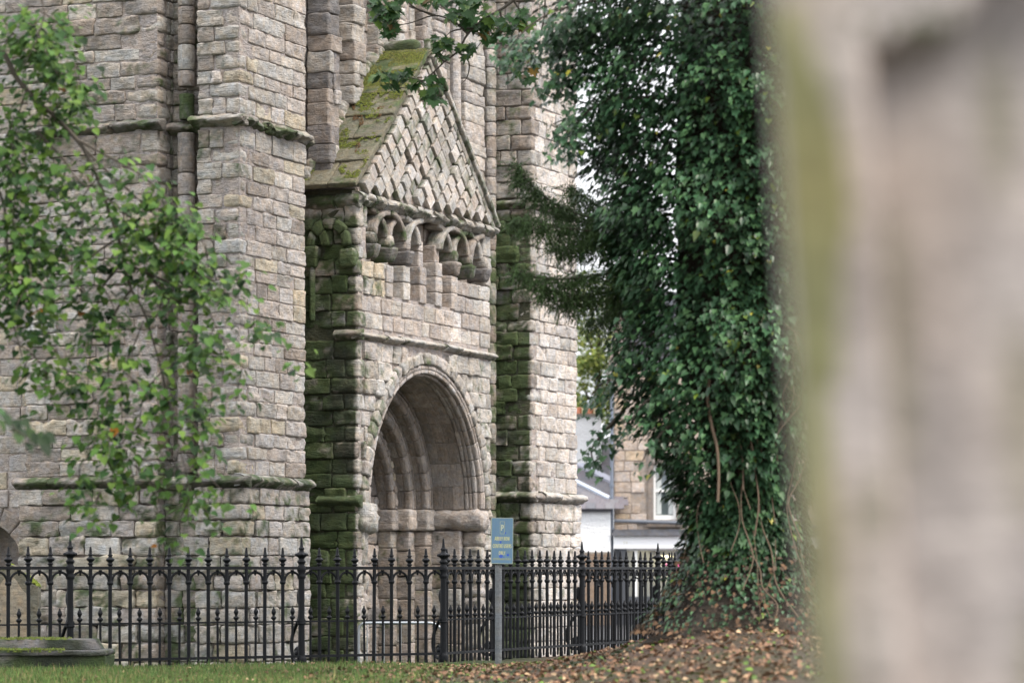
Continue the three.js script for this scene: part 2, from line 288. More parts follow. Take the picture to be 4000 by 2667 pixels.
{
  const outline = [[PL + .05, BASE], [PL + .05, PE], [PC, PA - .04], [PR - .05, PE], [PR - .05, BASE]], holed = archNotch(1.98, BASE, PL, PR, outline), hole = new THREE.Path();
  [[3.68, 4.9], [7.74, 4.9], [7.74, 6.1], [3.68, 6.1]].forEach(([w, y], i) => i ? hole.lineTo(w, y) : hole.moveTo(w, y)); hole.closePath(); holed.holes.push(hole);
  const core = mergeGeometries([wallExtrude(archNotch(1.98, BASE, PL, PR, outline), RECESS - .05, -.3), wallExtrude(holed, -.3, -.014)]);
  const B = part('porch', core, mortarM, abbey); B.userData.label = 'gabled stone porch with a deep round-headed doorway and interlaced arcade';
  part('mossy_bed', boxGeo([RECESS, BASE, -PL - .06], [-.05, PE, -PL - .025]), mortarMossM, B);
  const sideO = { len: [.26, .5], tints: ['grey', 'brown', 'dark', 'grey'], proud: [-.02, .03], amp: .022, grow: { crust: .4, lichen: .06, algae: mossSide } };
  const frontO = { len: [.2, .5], tints: ['grey', 'pale', 'pale', 'pink', 'grey', 'cream'], proud: [-.008, .045], amp: .024, grow: { crust: .18, lichen: .3, algae: (p) => p[2] > -3.62 ? .22 : .05 } };
  const ashO = { len: [.24, .42], tints: ['pink', 'pink', 'pale', 'rose', 'cream', 'grey'], proud: [-.012, .012], amp: .009, r: .014, grow: { crust: .15, lichen: .15 } };
  // masonry of the two faces, with quoins at the near corner
  const bands = [[BASE, 2.02, 'low'], [2.02, 4.22, 'arch'], [4.4, 4.86, 'ash'], [4.86, 6.08, 'arcade']];
  for (const [lo, hi, kind] of bands) courseList(lo, hi, kind === 'ash' ? [.2, .24] : [.19, .28]).forEach(([y0, y1], i) => {
    const ym = (y0 + y1) / 2, c = [y0, y1], qx = i % 2 ? rr(.3, .42) : rr(.14, .22), qz = i % 2 ? rr(.12, .17) : rr(.17, .24);
    layCourse(B, 'x', -PL, RECESS, -qx, c, sideO);
    block(B, 'quoin_stone', [-qx + J, y0 + J, -PL - qz], [rr(-.02, .02), y1 - J, -PL + rr(-.015, .02)], { skip: ['-z', '-x'], r: rr(.02, .04), amp: .02, color: weathered(pick(['grey', 'pale', 'brown']), { crust: .3, lichen: .25, algae: (p) => mossSide(p) * (p[0] < -.03 ? 1 : .3) }) });
    const start = PL + qz;
    if (kind === 'low' || kind === 'arch') {
      const rad = 2.2, half = ym > YC ? (Math.abs(ym - YC) < rad ? Math.sqrt(rad * rad - (ym - YC) ** 2) : 0) : 2.06;
      const ivs = half > 0 ? [[start, PC - half], [PC + half, PR]] : [[start, PR]];
      for (const [a, b] of ivs) if (b - a > .05) layCourse(B, 'z', 0, -b, -a, c, b - a < .5 ? { ...frontO, len: [b - a, b - a + .2] } : frontO);
    } else if (kind === 'ash') layCourse(B, 'z', 0, -PR, -start, c, ashO);
    else {
      if (y1 < 5.5) { layCourse(B, 'z', .0, -PR, -6.62, c, ashO); layCourse(B, 'z', -.02, -4.42, -start, c, { ...frontO, tints: ['buff', 'buff', 'grey', 'pale'], len: [.22, .36] }); layCourse(B, 'z', -.25, -6.6, -4.44, c, { ...ashO, tints: ['rose', 'brown', 'pink'] }); }
      else { layCourse(B, 'z', -.25, -7.72, -start - .12, c, { ...ashO, tints: ['rose', 'brown', 'grey'], grow: { crust: .4 } }); block(B, 'quoin_stone', [-.3, y0 + J, -PR], [rr(-.01, .02), y1 - J, -7.7], { r: .02, amp: .014, color: weathered(pick(['grey', 'pale']), { lichen: .4 }) }); block(B, 'ashlar_block', [-.3, y0 + J, -start - .14], [rr(-.03, .01), y1 - J, -start + .02], { r: .03, amp: .02, color: weathered('grey', { algae: () => .2 }) }); }
    }
  });
  part('arcade_bed', boxGeo([-.36, 4.905, -PR + .21], [-.275, 6.095, -PL - .295]), mortarM, B);
  // interlaced arcade: capitals, pilaster blocks and crossing round arches
  const caps = []; for (let k = 0; k < 8; k++) caps.push(3.86 + k * .55);
  caps.forEach((w, k) => {
    const st = { crust: .6, lichen: .08, algae: () => k < 2 || k === 5 || k === 6 ? .25 : 0 }, y = 5.47;
    if (k !== 3 && k !== 4) {
      block(B, 'capital', [-.26, y - .09, -w - .11], [.1, y + .1, -w + .11], { r: .035, amp: .016, color: weathered(pick(['brown', 'dark', 'grey', 'brown']), st), map: (p) => { const t = clamp((p[1] + .1) / .2, 0, 1), sc = .66 + .34 * Math.sqrt(t); return [p[0] * (.8 + .2 * t) + (.02 * (t - 1)), p[1], p[2] * sc]; } });
      block(B, 'springer', [-.26, y + .1, -w - .085], [.05, y + .27, -w + .085], { r: .06, amp: .012, color: weathered(pick(['grey', 'brown', 'grey']), st) });
    }
    if (k > 0 && k < 6) { let yb = 4.88; const top = k === 3 || k === 4 ? 5.78 : 5.37, wd = .112; while (yb < top - .05) { const h = Math.min(rr(.2, .27), top - yb); block(B, 'pilaster_block', [-.29, yb + .005, -w - wd], [yb > 5.4 ? -.04 : .015, yb + h - .005, -w + wd - (yb > 5.4 ? .07 : 0)], { r: .016, amp: .008, color: weathered(pick(['pink', 'rose', 'pink', 'pale']), { crust: .25, lichen: .1 }) }); yb += h; } }
  });
  for (let k = -1; k < 7; k++) {
    const w0 = caps[0] + k * .55, mid = w0 + .55, st = { crust: .4, lichen: .15, algae: () => k < 1 || k === 5 || k === 4 ? .22 : .02 };
    const a0 = k === -1 ? 0 : .0, a1 = k === 6 ? Math.PI * .5 : Math.PI, b0 = k === -1 ? 0 : 0;
    const segs = 2, from = k === 6 ? Math.PI * .5 : a0, to = k === -1 ? Math.PI * .5 : Math.PI;
    for (let i = 0; i < segs; i++) {
      const s0 = lerp(from, to, i / segs), s1 = lerp(from, to, (i + 1) / segs), am = (s0 + s1) / 2, rad = .55, xo = k % 2 ? -.02 : .015;
      if ((k === 2 && i < 1) || (k === 3 && i > 0)) continue;    // broken away
      block(B, 'arch_roll', [0, 0, 0], [(s1 - s0) * rad * .99, .105, .24], { r: .048, amp: .01, wob: 0, seg: .09, color: weathered(pick(['grey', 'brown', 'grey', 'pale']), st), map: (p) => { const a = am + p[0] / rad, R = rad - .06 + p[1]; return [xo - .1 + p[2], 5.7 + .72 * R * Math.sin(a), -(mid + R * Math.cos(a))]; } }).position.set(0, 0, 0);
    }
  }
  // cornice under the gable, and the string course above the arch
  stringCourse(B, 'z', 0, -PR - .08, -PL + .05, 6.17, .16, .11, { len: [.3, .5], worn: 1.8, tints: ['grey', 'pale', 'grey'], grow: { crust: .3, lichen: .35, yellow: .35, algae: () => .16 } });
  stringCourse(B, 'x', -PL, RECESS, .05, 6.14, .18, .1, { tints: ['brown', 'grey'], grow: { crust: .4, algae: () => .42 } });
  stringCourse(B, 'z', 0, -PR - .14, -PL + .07, 4.31, .1, .105, { len: [.5, .9], worn: .45, tints: ['grey', 'pale'], grow: { crust: .25, lichen: .4, yellow: .3, algae: () => .14 } });
  stringCourse(B, 'x', -PL, -.34, .08, 4.31, .13, .1, { worn: .5, tints: ['grey', 'brown'], grow: { crust: .3, yellow: .3, algae: () => .4 } });
  stringCourse(B, 'x', -PL, -.6, .06, 2.06, .15, .11, { worn: .6, tints: ['grey'], grow: { algae: () => .8 } });
  block(B, 'impost_stone', [-.34, 1.62, -PL - .52], [.1, 2.04, -PL - .05], { r: .1, amp: .04, color: weathered('pale', { lichen: .4, algae: () => .08 }) });
  // blind arch on the mossy side
  const so = { crust: .4, algae: () => .62 };
  drum(B, 'side_shaft', -.66, 4.5, 5.25, -PL + .05, .045, weathered('dark', so), 0);
  block(B, 'side_capital', [-.77, 5.22, -PL - .05], [-.55, 5.5, -PL + .13], { r: .03, amp: .014, color: weathered('brown', so), map: (p) => { const t = clamp((p[1] + .14) / .28, 0, 1), q = .6 + .4 * t; return [p[0] * q, p[1], p[2] * q]; } });
  block(B, 'side_capital', [-.24, 5.2, -PL - .05], [.0, 5.46, -PL + .11], { r: .04, amp: .018, color: weathered('grey', { algae: () => .4 }) });
  for (const [cx, rad] of [[-.4, .27], [-.72, .27]]) for (let i = 0; i < 5; i++) { const am = (i + .5) * Math.PI / 5; if (cx < -.5 && am > 2.2) continue; block(B, 'side_arch_stone', [0, 0, 0], [rad * .6, .13, .17], { r: .03, amp: .014, color: weathered(pick(['brown', 'grey']), so), map: (p) => { const a = am + p[0] / rad, R = rad + p[1]; return [cx + R * Math.cos(a), 5.5 + R * 1.15 * Math.sin(a), -PL + .02 + p[2]]; } }).position.set(0, 0, 0); }

  // hood mould and arch orders
  const ring = (name, r0, r1, x0, x1, n, st, tints, o = {}) => {
    const rm = (r0 + r1) / 2; for (let i = 0; i < n; i++) {
      const a0 = Math.PI * i / n, a1 = Math.PI * (i + 1) / n, am = (a0 + a1) / 2, m = block(B, name, [0, 0, 0], [(a1 - a0) * rm * (o.gap ?? .985), r1 - r0, x1 - x0], { r: o.r ?? .02, amp: o.amp ?? .012, seg: .07, wob: 0, color: weathered(pick(tints), st), map: arcMap(rm, am, (x0 + x1) / 2 + (o.jit ? rr(-o.jit, o.jit) : 0)) }); m.position.set(0, 0, 0);
    }
  };
  const roll = (rad, x, tr, n, tints, st, jamb) => {                  // a roll moulding, one length for each voussoir
    for (let i = 0; i < n; i++) {
      const am = Math.PI * (i + .5) / n, L = Math.PI / n * rad; const m = block(B, 'roll_moulding', [0, 0, 0], [L * .985, tr * 2, tr * 2], { r: tr * .96, amp: .006, seg: .09, wob: 0, color: weathered(pick(tints), st), map: arcMap(rad, am, x) }); m.position.set(0, 0, 0);
    }
  };
  const inSt = { crust: .25, lichen: .03 }, pinkT = ['rose', 'pink', 'rose', 'brown'];
  ring('hood_stone', 2.02, 2.18, -.1, .06, 34, { crust: .25, lichen: .35, algae: (p) => p[2] > -4.6 ? .2 : .05 }, ['grey', 'pale', 'pink', 'grey'], { amp: .028, r: .03, jit: .015 });
  ring('voussoir', 1.9, 2.06, -.26, .0, 24, inSt, ['rose', 'pink', 'brown', 'rose'], { amp: .012 });
  roll(1.985, .004, .03, 24, pinkT, inSt); roll(1.93, -.01, .034, 24, pinkT, inSt); roll(1.895, -.075, .034, 24, pinkT, inSt); roll(1.885, -.14, .026, 24, pinkT, inSt); roll(1.88, -.2, .03, 24, pinkT, inSt);
  for (const [x0, x1] of [[-.42, -.24], [-.59, -.42], [-.77, -.59]]) ring('soffit_stone', 1.86, 2.02, x0, x1, 17, inSt, ['brown', 'rose', 'brown', 'rose', 'brown'], { r: .008, amp: .005, gap: .992 });
  const ords = [[1.64, 1.9, -.95, -.76], [1.44, 1.7, -1.15, -.95], [1.26, 1.52, -1.36, -1.15]];
  ords.forEach(([r0, r1, x0, x1], k) => { ring('voussoir', r0, r1, x0 - .02, x1, 19 - k * 2, inSt, ['brown', 'rose', 'brown', 'rose'], { r: .012 }); roll(r0 + .035, x1 - .02, .055, 19 - k * 2, ['brown', 'rose'], inSt); roll(r0 + .12, x1 + .0, .026, 19 - k * 2, ['brown', 'rose'], inSt); roll(r0 + .185, x1 + .005, .02, 19 - k * 2, ['brown', 'brown'], inSt); });
  for (let i = 0; i < 22; i++) { const a = Math.PI * (i + .5) / 22, R = 1.36; block(B, 'carved_boss', [0, 0, 0], [.1, .07, .06], { r: .03, amp: .008, seg: .1, color: weathered(pick(['buff', 'rose', 'brown']), inSt), map: arcMap(R, a, -1.13) }).position.set(0, 0, 0); }
  // jambs of the orders, and the impost blocks
  const jamb = (r0, r1, x0, x1, name, hh, tints, st, o = {}) => { for (const sd of [1, -1]) for (const [y0, y1] of courseList(BASE, 1.68, hh)) block(B, name, sd > 0 ? [x0, y0 + .005, -(PC + r1)] : [x0, y0 + .005, -(PC - r0)], sd > 0 ? [x1 + rr(-.01, .01), y1 - .005, -(PC + r0)] : [x1 + rr(-.01, .01), y1 - .005, -(PC - r1)], { r: o.r ?? .02, amp: o.amp ?? .012, color: weathered(pick(tints), st) }); };
  const jt = ['brown', 'brown', 'rose', 'brown', 'grey'], js = { crust: .35, lichen: .12, algae: (p) => p[1] < .3 ? .1 : .02 };
  jamb(1.9, 2.12, -.3, .0, 'jamb_stone', [.3, .42], ['pink', 'rose', 'pale', 'grey'], js, { r: .06, amp: .03 });
  jamb(1.84, 2.05, -.78, -.3, 'jamb_stone', [.3, .42], jt, js);
  ords.forEach(([r0, r1, x0, x1]) => jamb(r0, r1, x0 - .02, x1, 'jamb_stone', [.3, .42], jt, js));
  for (const sd of [1, -1]) for (const [r0, r1, x0, x1, am] of [[1.8, 2.16, -.78, .05, .035], ...ords.map(([a, b, c, d]) => [a - .05, b, c, d + .05, .018])]) block(B, 'impost_stone', sd > 0 ? [x0, 1.69, -(PC + r1)] : [x0, 1.69, -(PC - r0)], sd > 0 ? [x1, 1.99, -(PC + r0)] : [x1, 1.99, -(PC - r1)], { r: am > .02 ? .09 : .03, amp: am, color: weathered(pick(['rose', 'brown', 'pink']), { crust: .3, lichen: .15 }) });
  // blocked door behind
  for (const c of courseList(BASE, 3.4, [.26, .4])) { const ym = (c[0] + c[1]) / 2, half = ym > YC ? Math.sqrt(Math.max(.01, 1.45 ** 2 - (ym - YC) ** 2)) : 1.3; layCourse(B, 'z', -1.38, -(PC + half), -(PC - half), c, { len: [.3, .6], tints: ['brown', 'rose', 'mauve', 'dark'], amp: .02, name: 'blocking_stone', grow: { crust: .5 } }); }

  // gable of raised diamond blocks
  const dx = .345, dy = .156, yy0 = 6.26;
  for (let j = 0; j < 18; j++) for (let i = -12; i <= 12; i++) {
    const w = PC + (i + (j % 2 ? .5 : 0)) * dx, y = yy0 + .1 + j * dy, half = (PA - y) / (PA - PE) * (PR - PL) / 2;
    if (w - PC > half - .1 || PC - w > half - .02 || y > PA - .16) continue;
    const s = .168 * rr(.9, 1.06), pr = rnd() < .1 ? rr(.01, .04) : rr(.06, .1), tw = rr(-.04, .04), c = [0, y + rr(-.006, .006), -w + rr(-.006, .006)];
    const col = weathered(pick(['pale', 'grey', 'pale', 'pink', 'cream']), { crust: .1, lichen: .3, yellow: .25, algae: (p) => p[0] > .02 ? .06 : .34 });  // more algae deep on the sides: real growth plus reveal shade put into colour
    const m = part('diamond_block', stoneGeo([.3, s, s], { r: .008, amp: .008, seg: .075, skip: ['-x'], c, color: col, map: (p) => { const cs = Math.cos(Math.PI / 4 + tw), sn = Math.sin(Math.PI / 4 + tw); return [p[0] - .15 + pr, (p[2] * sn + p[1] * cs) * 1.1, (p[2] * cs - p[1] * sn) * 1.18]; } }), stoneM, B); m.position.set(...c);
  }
  // roof slabs on both slopes, ridge roll, far verge coping
  const sl = Math.atan2(PA - PE + .05, (PR - PL) / 2 + .1), SL = Math.hypot(PA - PE + .05, (PR - PL) / 2 + .1);
  for (const sd of [1, -1]) for (let k = 0; k < 6; k++) {
    const t0 = k / 6 * SL - .02, L = SL / 6 + .07, th = .085, cs = Math.cos(sl), sn = Math.sin(sl);
    for (const [xa, xb] of k % 2 ? [[RECESS - .02, .075]] : [[RECESS - .02, -.36], [-.36, .075]]) {
      const grow = { crust: .2, lichen: k > 3 ? .4 : .12, yellow: k > 3 ? .5 : .06, algae: () => k > 3 ? .34 : .12 };
      const pos = (q, n) => { const t = t0 + L / 2 + q, nn = .055 + .035 * (-q / L) + n, w = PL - .12 + t * cs - nn * sn, y = PE - .02 + t * sn + nn * cs; return [sd > 0 ? w : 2 * PC - w, y]; };
      const m = block(B, 'roof_slab', [0, 0, 0], [xb - xa - .008, th, L], { r: .02, amp: .012, color: weathered('slab', grow), map: (p) => { const [w, y] = pos(p[2], p[1]); return [(xa + xb) / 2 + p[0] + (xb > 0 ? .02 * nz(k * 3.1, p[2] * 9, sd) : 0), y, -w]; } });
      m.position.set(0, 0, 0);
    }
  }
  for (const [a, b] of [[RECESS, -.12], [-.03, .07]]) block(B, 'ridge_stone', [a, PA + .06, -PC - .085], [b, PA + .24, -PC + .085], { r: .07, amp: .014, color: weathered('grey', { lichen: .3, yellow: .5, algae: () => .5 }) });
  for (let k = 0; k < 5; k++) {
    const cs = Math.cos(sl), sn = Math.sin(sl), L = SL / 5, t = (k + .5) * L, w = PR + .08 - t * cs, y = PE - .06 + t * sn;
    for (const [off, pj, hh] of [[-.085, .08, .09], [.02, .13, .07]]) { const m = block(B, 'coping_stone', [-.2, -hh / 2, -L / 2 + .004], [pj, hh / 2, L / 2 - .004], { r: .02, amp: .008, color: weathered(off < 0 ? 'grey' : 'pale', { crust: .3, lichen: .3, yellow: .2, algae: () => .2 }) }); m.rotation.x = -sl; const o = off; m.position.set((pj - .2) / 2, y + o * cs, -(w + o * sn)); }
  }
  // mortar fillet between roof and wall
  const fil = []; for (let i = 0; i < 16; i++) { const t = (i + .5) / 16, w = PL - .05 + t * (PC - PL), y = PE + .12 + t * (PA - PE); fil.push(block(B, 'mortar_fillet', [RECESS - .03, y - .16, -w - .12], [RECESS + .14 + rr(-.03, .05), y + .13, -w + .12], { r: .1, amp: .03, color: weathered('grey', { crust: .1, lichen: .4, algae: () => t > .7 ? .3 : .08 }) })); }
}

TOP = 10;
// ---- the recessed front wall above and behind the porch, with stepped window piers
{
  const solid = wallExtrude(archNotch(1.88, BASE, 0, 0, [[1.7, BASE], [1.7, TOP], [9.7, TOP], [9.7, BASE]]), -1.42, RECESS - .03);
  const B = part('front_wall', mergeGeometries([solid, boxGeo([-2.6, BASE, -9.7], [-1.42, TOP, -1.7])]), mortarM, abbey);
  const o = { len: [.3, .5], tints: ['grey', 'mauve', 'rose', 'brown', 'grey'], amp: .014, grow: { crust: .3, lichen: .1 } };
  for (const c of courseList(5.2, TOP, [.24, .34])) { layCourse(B, 'z', RECESS, -6.3, -1.8, c, o); layCourse(B, 'z', RECESS, -9.6, -6.9, c, { ...o, tints: ['pink', 'pale', 'rose', 'grey'] }); }
  for (const c of courseList(BASE, 5.2, [.24, .34])) { layCourse(B, 'z', RECESS, -PL, -1.8, c, { ...o, grow: { algae: () => .6 } }); layCourse(B, 'z', RECESS, -9.6, -PR, c, { ...o, grow: { algae: () => .4 } }); }
  const pier = (w0, w1, xf, y0, tints, st, proj = .34, rad = .014) => { for (const [a, b] of courseList(y0, TOP, [.17, .32])) { const j = rr(-.03, .02), cut = w1 - w0 > .3 && rnd() < .55 ? lerp(w0, w1, rr(.35, .65)) : w1; block(B, 'pier_block', [xf - proj, a + .004, -cut], [xf + j, b - .004, -w0 + rr(-.015, .015)], { r: rad * rr(.6, 2), amp: .016, color: weathered(pick(tints), st) }); if (cut < w1) block(B, 'pier_block', [xf - proj, a + .004, -w1], [xf + rr(-.04, .01), b - .004, -cut - .008], { r: rad * rr(.6, 2), amp: .018, color: weathered(pick(['pale', 'pink', 'grey', ...tints]), st) }); } };
  pier(3.46, 3.8, -.45, 6.45, ['mauve', 'dark', 'mauve', 'brown', 'grey'], { crust: .55, lichen: .15 });
  pier(3.78, 3.96, -.62, 6.6, ['rose', 'pale', 'grey'], { lichen: .1 });
  pier(4.53, 4.9, -.6, 7.62, ['brown', 'grey', 'grey', 'pale'], { crust: .45, lichen: .3 });
  pier(5.42, 5.72, -.66, 8.1, ['brown', 'grey', 'brown'], { crust: .4, lichen: .25 });
  pier(5.95, 6.2, -.55, 8.3, ['cream', 'pale'], { lichen: .2 }, .3, .03);
  pier(7.05, 7.4, -.68, 7.4, ['rose', 'pink', 'rose', 'brown'], { crust: .15 });
  pier(7.38, 7.75, -.62, 7.2, ['pink', 'pink', 'pale'], { crust: .1 }, .3, .03);
  pier(8.36, 9.1, -.58, 5.3, ['pale', 'pink', 'pale', 'grey', 'cream'], { lichen: .15 }, .3);
  drum(B, 'window_shaft', -.62, 6.6, TOP, -8.06, .085, weathered('pink', {}), 0);
  let y = BASE; while (y < TOP) { const h = rr(.22, .36); drum(B, 'shaft_drum', -.62, y, Math.min(TOP, y + h), -9.36, .1, weathered(pick(['grey', 'grey', 'brown', 'pink']), { crust: .4, lichen: .15, algae: (p) => p[1] < 6 ? .3 : .04 }), .14); y += h; }
  for (let k = 0; k < 5; k++) { const r0 = rr(.14, .24); block(B, 'rubble_stone', [RECESS - .05, 6.9 + k * .17, -3.6 - k * .24 - r0], [RECESS + rr(.05, .16), 7.12 + k * .17, -3.6 - k * .24], { r: .08, amp: .03, color: weathered(pick(['grey', 'pink']), { lichen: .3, algae: () => .12 }) }); }
  stringCourse(B, 'z', RECESS + .1, -3.2, -1.75, 6.92, .2, .2, { worn: 1, tints: ['grey', 'brown'], grow: { crust: .3, yellow: .3, algae: () => .4 } });
}

TOP = 10.5;
// ---- the far buttress
{
  const z0 = -9.54, z1 = -11.43, core = boxGeo([-3, BASE, z1 + .04], [-.008, TOP, z0 - .034]);
  const B = part('far_buttress', core, mortarM, abbey); B.userData.label = 'far flat buttress with a dark mossy return and a pale sunlit-looking front face'.replace('sunlit-looking ', '');
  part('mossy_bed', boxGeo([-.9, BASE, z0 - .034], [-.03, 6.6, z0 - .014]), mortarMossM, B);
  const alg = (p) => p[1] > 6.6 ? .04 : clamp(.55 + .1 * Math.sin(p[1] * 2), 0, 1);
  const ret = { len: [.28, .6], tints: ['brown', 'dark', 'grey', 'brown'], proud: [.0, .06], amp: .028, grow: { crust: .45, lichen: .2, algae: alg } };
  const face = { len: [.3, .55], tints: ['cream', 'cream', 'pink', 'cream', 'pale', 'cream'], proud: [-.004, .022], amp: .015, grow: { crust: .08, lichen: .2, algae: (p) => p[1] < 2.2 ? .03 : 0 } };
  for (const [lo, hi, ex] of [[BASE, W.strLow - .1, .05], [W.strLow + .06, W.strTop - .1, 0], [W.strTop + .07, TOP, 0]]) courseList(lo, hi, [.18, .26]).forEach(([y0, y1], i) => {
    const c = [y0, y1], qx = i % 2 ? rr(.3, .44) : rr(.16, .24), qz = i % 2 ? rr(.14, .22) : rr(.3, .4);
    layCourse(B, 'x', z0 + ex, RECESS, -qx, c, y0 > 6.6 ? { ...ret, amp: .012, tints: ['grey', 'brown', 'grey'] } : ret);
    block(B, 'quoin_stone', [-qx + J, y0 + J, z0 - qz + J], [ex + rr(-.02, .02), y1 - J, z0 + ex + rr(-.03, .03)], { skip: ['-z', '-x'], r: rr(.015, .04), amp: .02, color: weathered(pick(['grey', 'pale', 'brown']), { crust: .25, lichen: .35, algae: (p) => alg(p) * (p[0] < -.025 ? 1 : .12) }) });
    layCourse(B, 'z', ex, z1 - ex, z0 - qz, c, face);
  });
  for (const [y, g] of [[W.strLow, .5], [W.strTop, .3]]) {
    const ex = y < 3 ? .05 : 0, o = { tints: ['grey', 'pale', 'brown'], worn: .8, grow: { crust: .3, lichen: .3, yellow: .1, algae: (p) => p[0] < .02 ? .55 : .1 } };
    stringCourse(B, 'x', z0 + ex, RECESS, .12, y, .14, .11, o); stringCourse(B, 'z', ex, z1 - .11, z0 + .1, y, .14, .11, o);
  }
}

// ================================================================ THE GROUND
const TREE = { x: 1.95, d: 25 }, POST = { x: -.804, d: 36 };
const AD = [-.809, -.588], BD = [.382, .924];                         // fence directions in (x, depth)
const mound = (x, d) => (.225 - .065 * sstep(-.5, -4, x) + .41 * Math.exp(-((x - 1.9) ** 2) / 1.5)) * Math.exp(-((d - TREE.d) ** 2) / (d > TREE.d ? 52 : 70)) * (1 - .9 * sstep(14, 6, d));
function groundY(x, d) {
  const px = x - POST.x, pd = d - POST.d;
  const behindA = (pd * -AD[0] - px * -AD[1]) * 1, leftB = -(px * BD[1] - pd * BD[0]);   // signed distances, positive inside the precinct
  const a = -(px * AD[1] - pd * AD[0]), inside = Math.min(behindA > -99 ? (pd - px * (AD[1] / AD[0])) * Math.abs(AD[0]) : 0, leftB);
  let y = mound(x, d) + .018 * nz(x * .9, 0, d * .9) * 2;
  y -= .66 * sstep(.1, .9, inside);
  y = lerp(y, -.35, sstep(46, 56, d));
  return y;
}
{
  const P = [], U = [], C = [], I = [], xs = [], ds = [];
  for (let x = -400; x < -9; x += 60) xs.push(x); for (let x = -9; x <= 9.01; x += .2) xs.push(x); for (let x = 40; x <= 400; x += 60) xs.push(x);
  for (let d = -300; d < 1; d += 50) ds.push(d); for (let d = 1; d < 18; d += 1) ds.push(d); for (let d = 18; d < 48; d += .2) ds.push(d); for (let d = 48; d < 120; d += 4) ds.push(d); for (let d = 120; d <= 900; d += 130) ds.push(d);
  for (const d of ds) for (const x of xs) {
    const y = groundY(x, d); P.push(x, y, -d); U.push(x, d);
    const lit = sstep(-.25, .3, fbm(x * .8 + 3, 0, d * .8) + .9 * sstep(-3.2, .9, x) - .75 + (d < 33.5 ? 0 : -.2) + .3 * nz(x * 5, 1, d * 5)), street = sstep(44, 48, d) + (x > POST.x + (d - POST.d) * .41 + 2.4 && d > 37 ? 1 : 0);
    const v = .8 + .4 * nz(x * 7, 2, d * 7); let c = mixc([.055, .075, .02], [.125, .078, .052], lit).map((q) => q * v * 2.4);
    if (street > .5) c = [.2, .2, .2]; C.push(...c);
  }
  const n = xs.length; for (let j = 0; j < ds.length - 1; j++) for (let i = 0; i < n - 1; i++) { const v = j * n + i; I.push(v, v + 1, v + n, v + 1, v + n + 1, v + n); }
  structure('ground', geoFrom(P, null, U, C, I), std({ map: stoneMap, bumpMap: stoneBump, bumpScale: .05, vertexColors: true, roughness: 1 }));
}

// ================================================================ IRON RAILINGS
const GAP = .245;
function lathe(pts, n = 10) { return new THREE.LatheGeometry(pts.map(([r, y]) => new THREE.Vector2(r, y)), n); }
const bulb = (y, s) => [[.019 * s, y], [.027 * s, y + .006 * s], [.027 * s, y + .016 * s], [.018 * s, y + .024 * s], [.02 * s, y + .034 * s], [.036 * s, y + .05 * s], [.04 * s, y + .062 * s], [.036 * s, y + .072 * s], [.022 * s, y + .082 * s], [.016 * s, y + .098 * s], [.024 * s, y + .104 * s], [.024 * s, y + .112 * s], [.015 * s, y + .12 * s], [.0135 * s, y + .15 * s], [.009 * s, y + .19 * s], [.003, y + .195 * s], [0, y + .196 * s]];
const tallGeo = lathe([[0, -.02], [.024, -.02], [.024, .05], [.021, .07], [.021, .94], [.034, .955], [.036, .968], [.034, .98], [.021, .99], [.021, 1.155], ...bulb(1.16, 1.02).map(([r, y]) => [r * 1.16, y])]);
const dogGeo = lathe([[0, .02], [.012, .03], [.014, .1], [.014, .545], [.029, .562], [.033, .572], [.029, .582], [.014, .592], [.016, .605], [.027, .632], [.026, .645], [.017, .668], [.008, .684], [.009, .694], [0, .7]]);
const postGeo = (() => { const g = [lathe([[0, -.05], [.06, -.05], [.06, .1], [.046, .12], [.04, .15], [.036, .48], [.05, .495], [.05, .51], [.04, .52], [.052, .535], [.036, .56], [.034, 1.0], [.048, 1.02], [.048, 1.05], [.036, 1.07], [.05, 1.1], [.05, 1.14], [.034, 1.165], [.04, 1.185], [.05, 1.2], [.046, 1.21], [.03, 1.23], [.04, 1.25], [.068, 1.27], [.07, 1.288], [.056, 1.3], [.03, 1.312], [.026, 1.335], [.036, 1.348], [.03, 1.36], [.019, 1.372], [.015, 1.42], [.008, 1.475], [0, 1.48]], 14)]; for (let i = 0; i < 10; i++) { const s = new THREE.SphereGeometry(.017, 6, 5), a = i / 10 * Math.PI * 2; s.translate(Math.cos(a) * .062, 1.28, Math.sin(a) * .062); g.push(s); } return mergeGeometries(g); })();
const archGeo = (() => {
  const g = [], r = GAP / 2 - .02, yb = 1.085 - r; const pts = []; for (let i = 0; i <= 12; i++) { const a = Math.PI * i / 12; pts.push(new THREE.Vector3(r * Math.cos(a), yb + r * Math.sin(a), 0)); } g.push(new THREE.TubeGeometry(new THREE.CatmullRomCurve3(pts), 14, .0135, 6)); const c = lathe([[0, 1.045], [.008, 1.05], [.014, 1.066], [.011, 1.08], [.022, 1.09], [.02, 1.11]], 8); g.push(c); return mergeGeometries(g.map((q) => q.index ? q.toNonIndexed() : q));
})();
const stayGeo = (() => {
  const pts = [[-.03, .86], [-.045, .78], [-.03, .68], [-.05, .56], [-.13, .46], [-.2, .34], [-.21, .2], [-.15, .09], [-.06, .08], [-.02, .15], [-.06, .22], [-.12, .2], [-.11, .14]].map(([z, y]) => new THREE.Vector3(0, y, z));
  const t = new THREE.TubeGeometry(new THREE.CatmullRomCurve3(pts), 60, .021, 7), b = new THREE.SphereGeometry(.045, 10, 8); b.translate(0, .165, -.075); const c = new THREE.SphereGeometry(.04, 8, 8); c.scale(.6, 2.2, 1); c.translate(0, .8, -.05); return mergeGeometries([t, b, c]);
})();
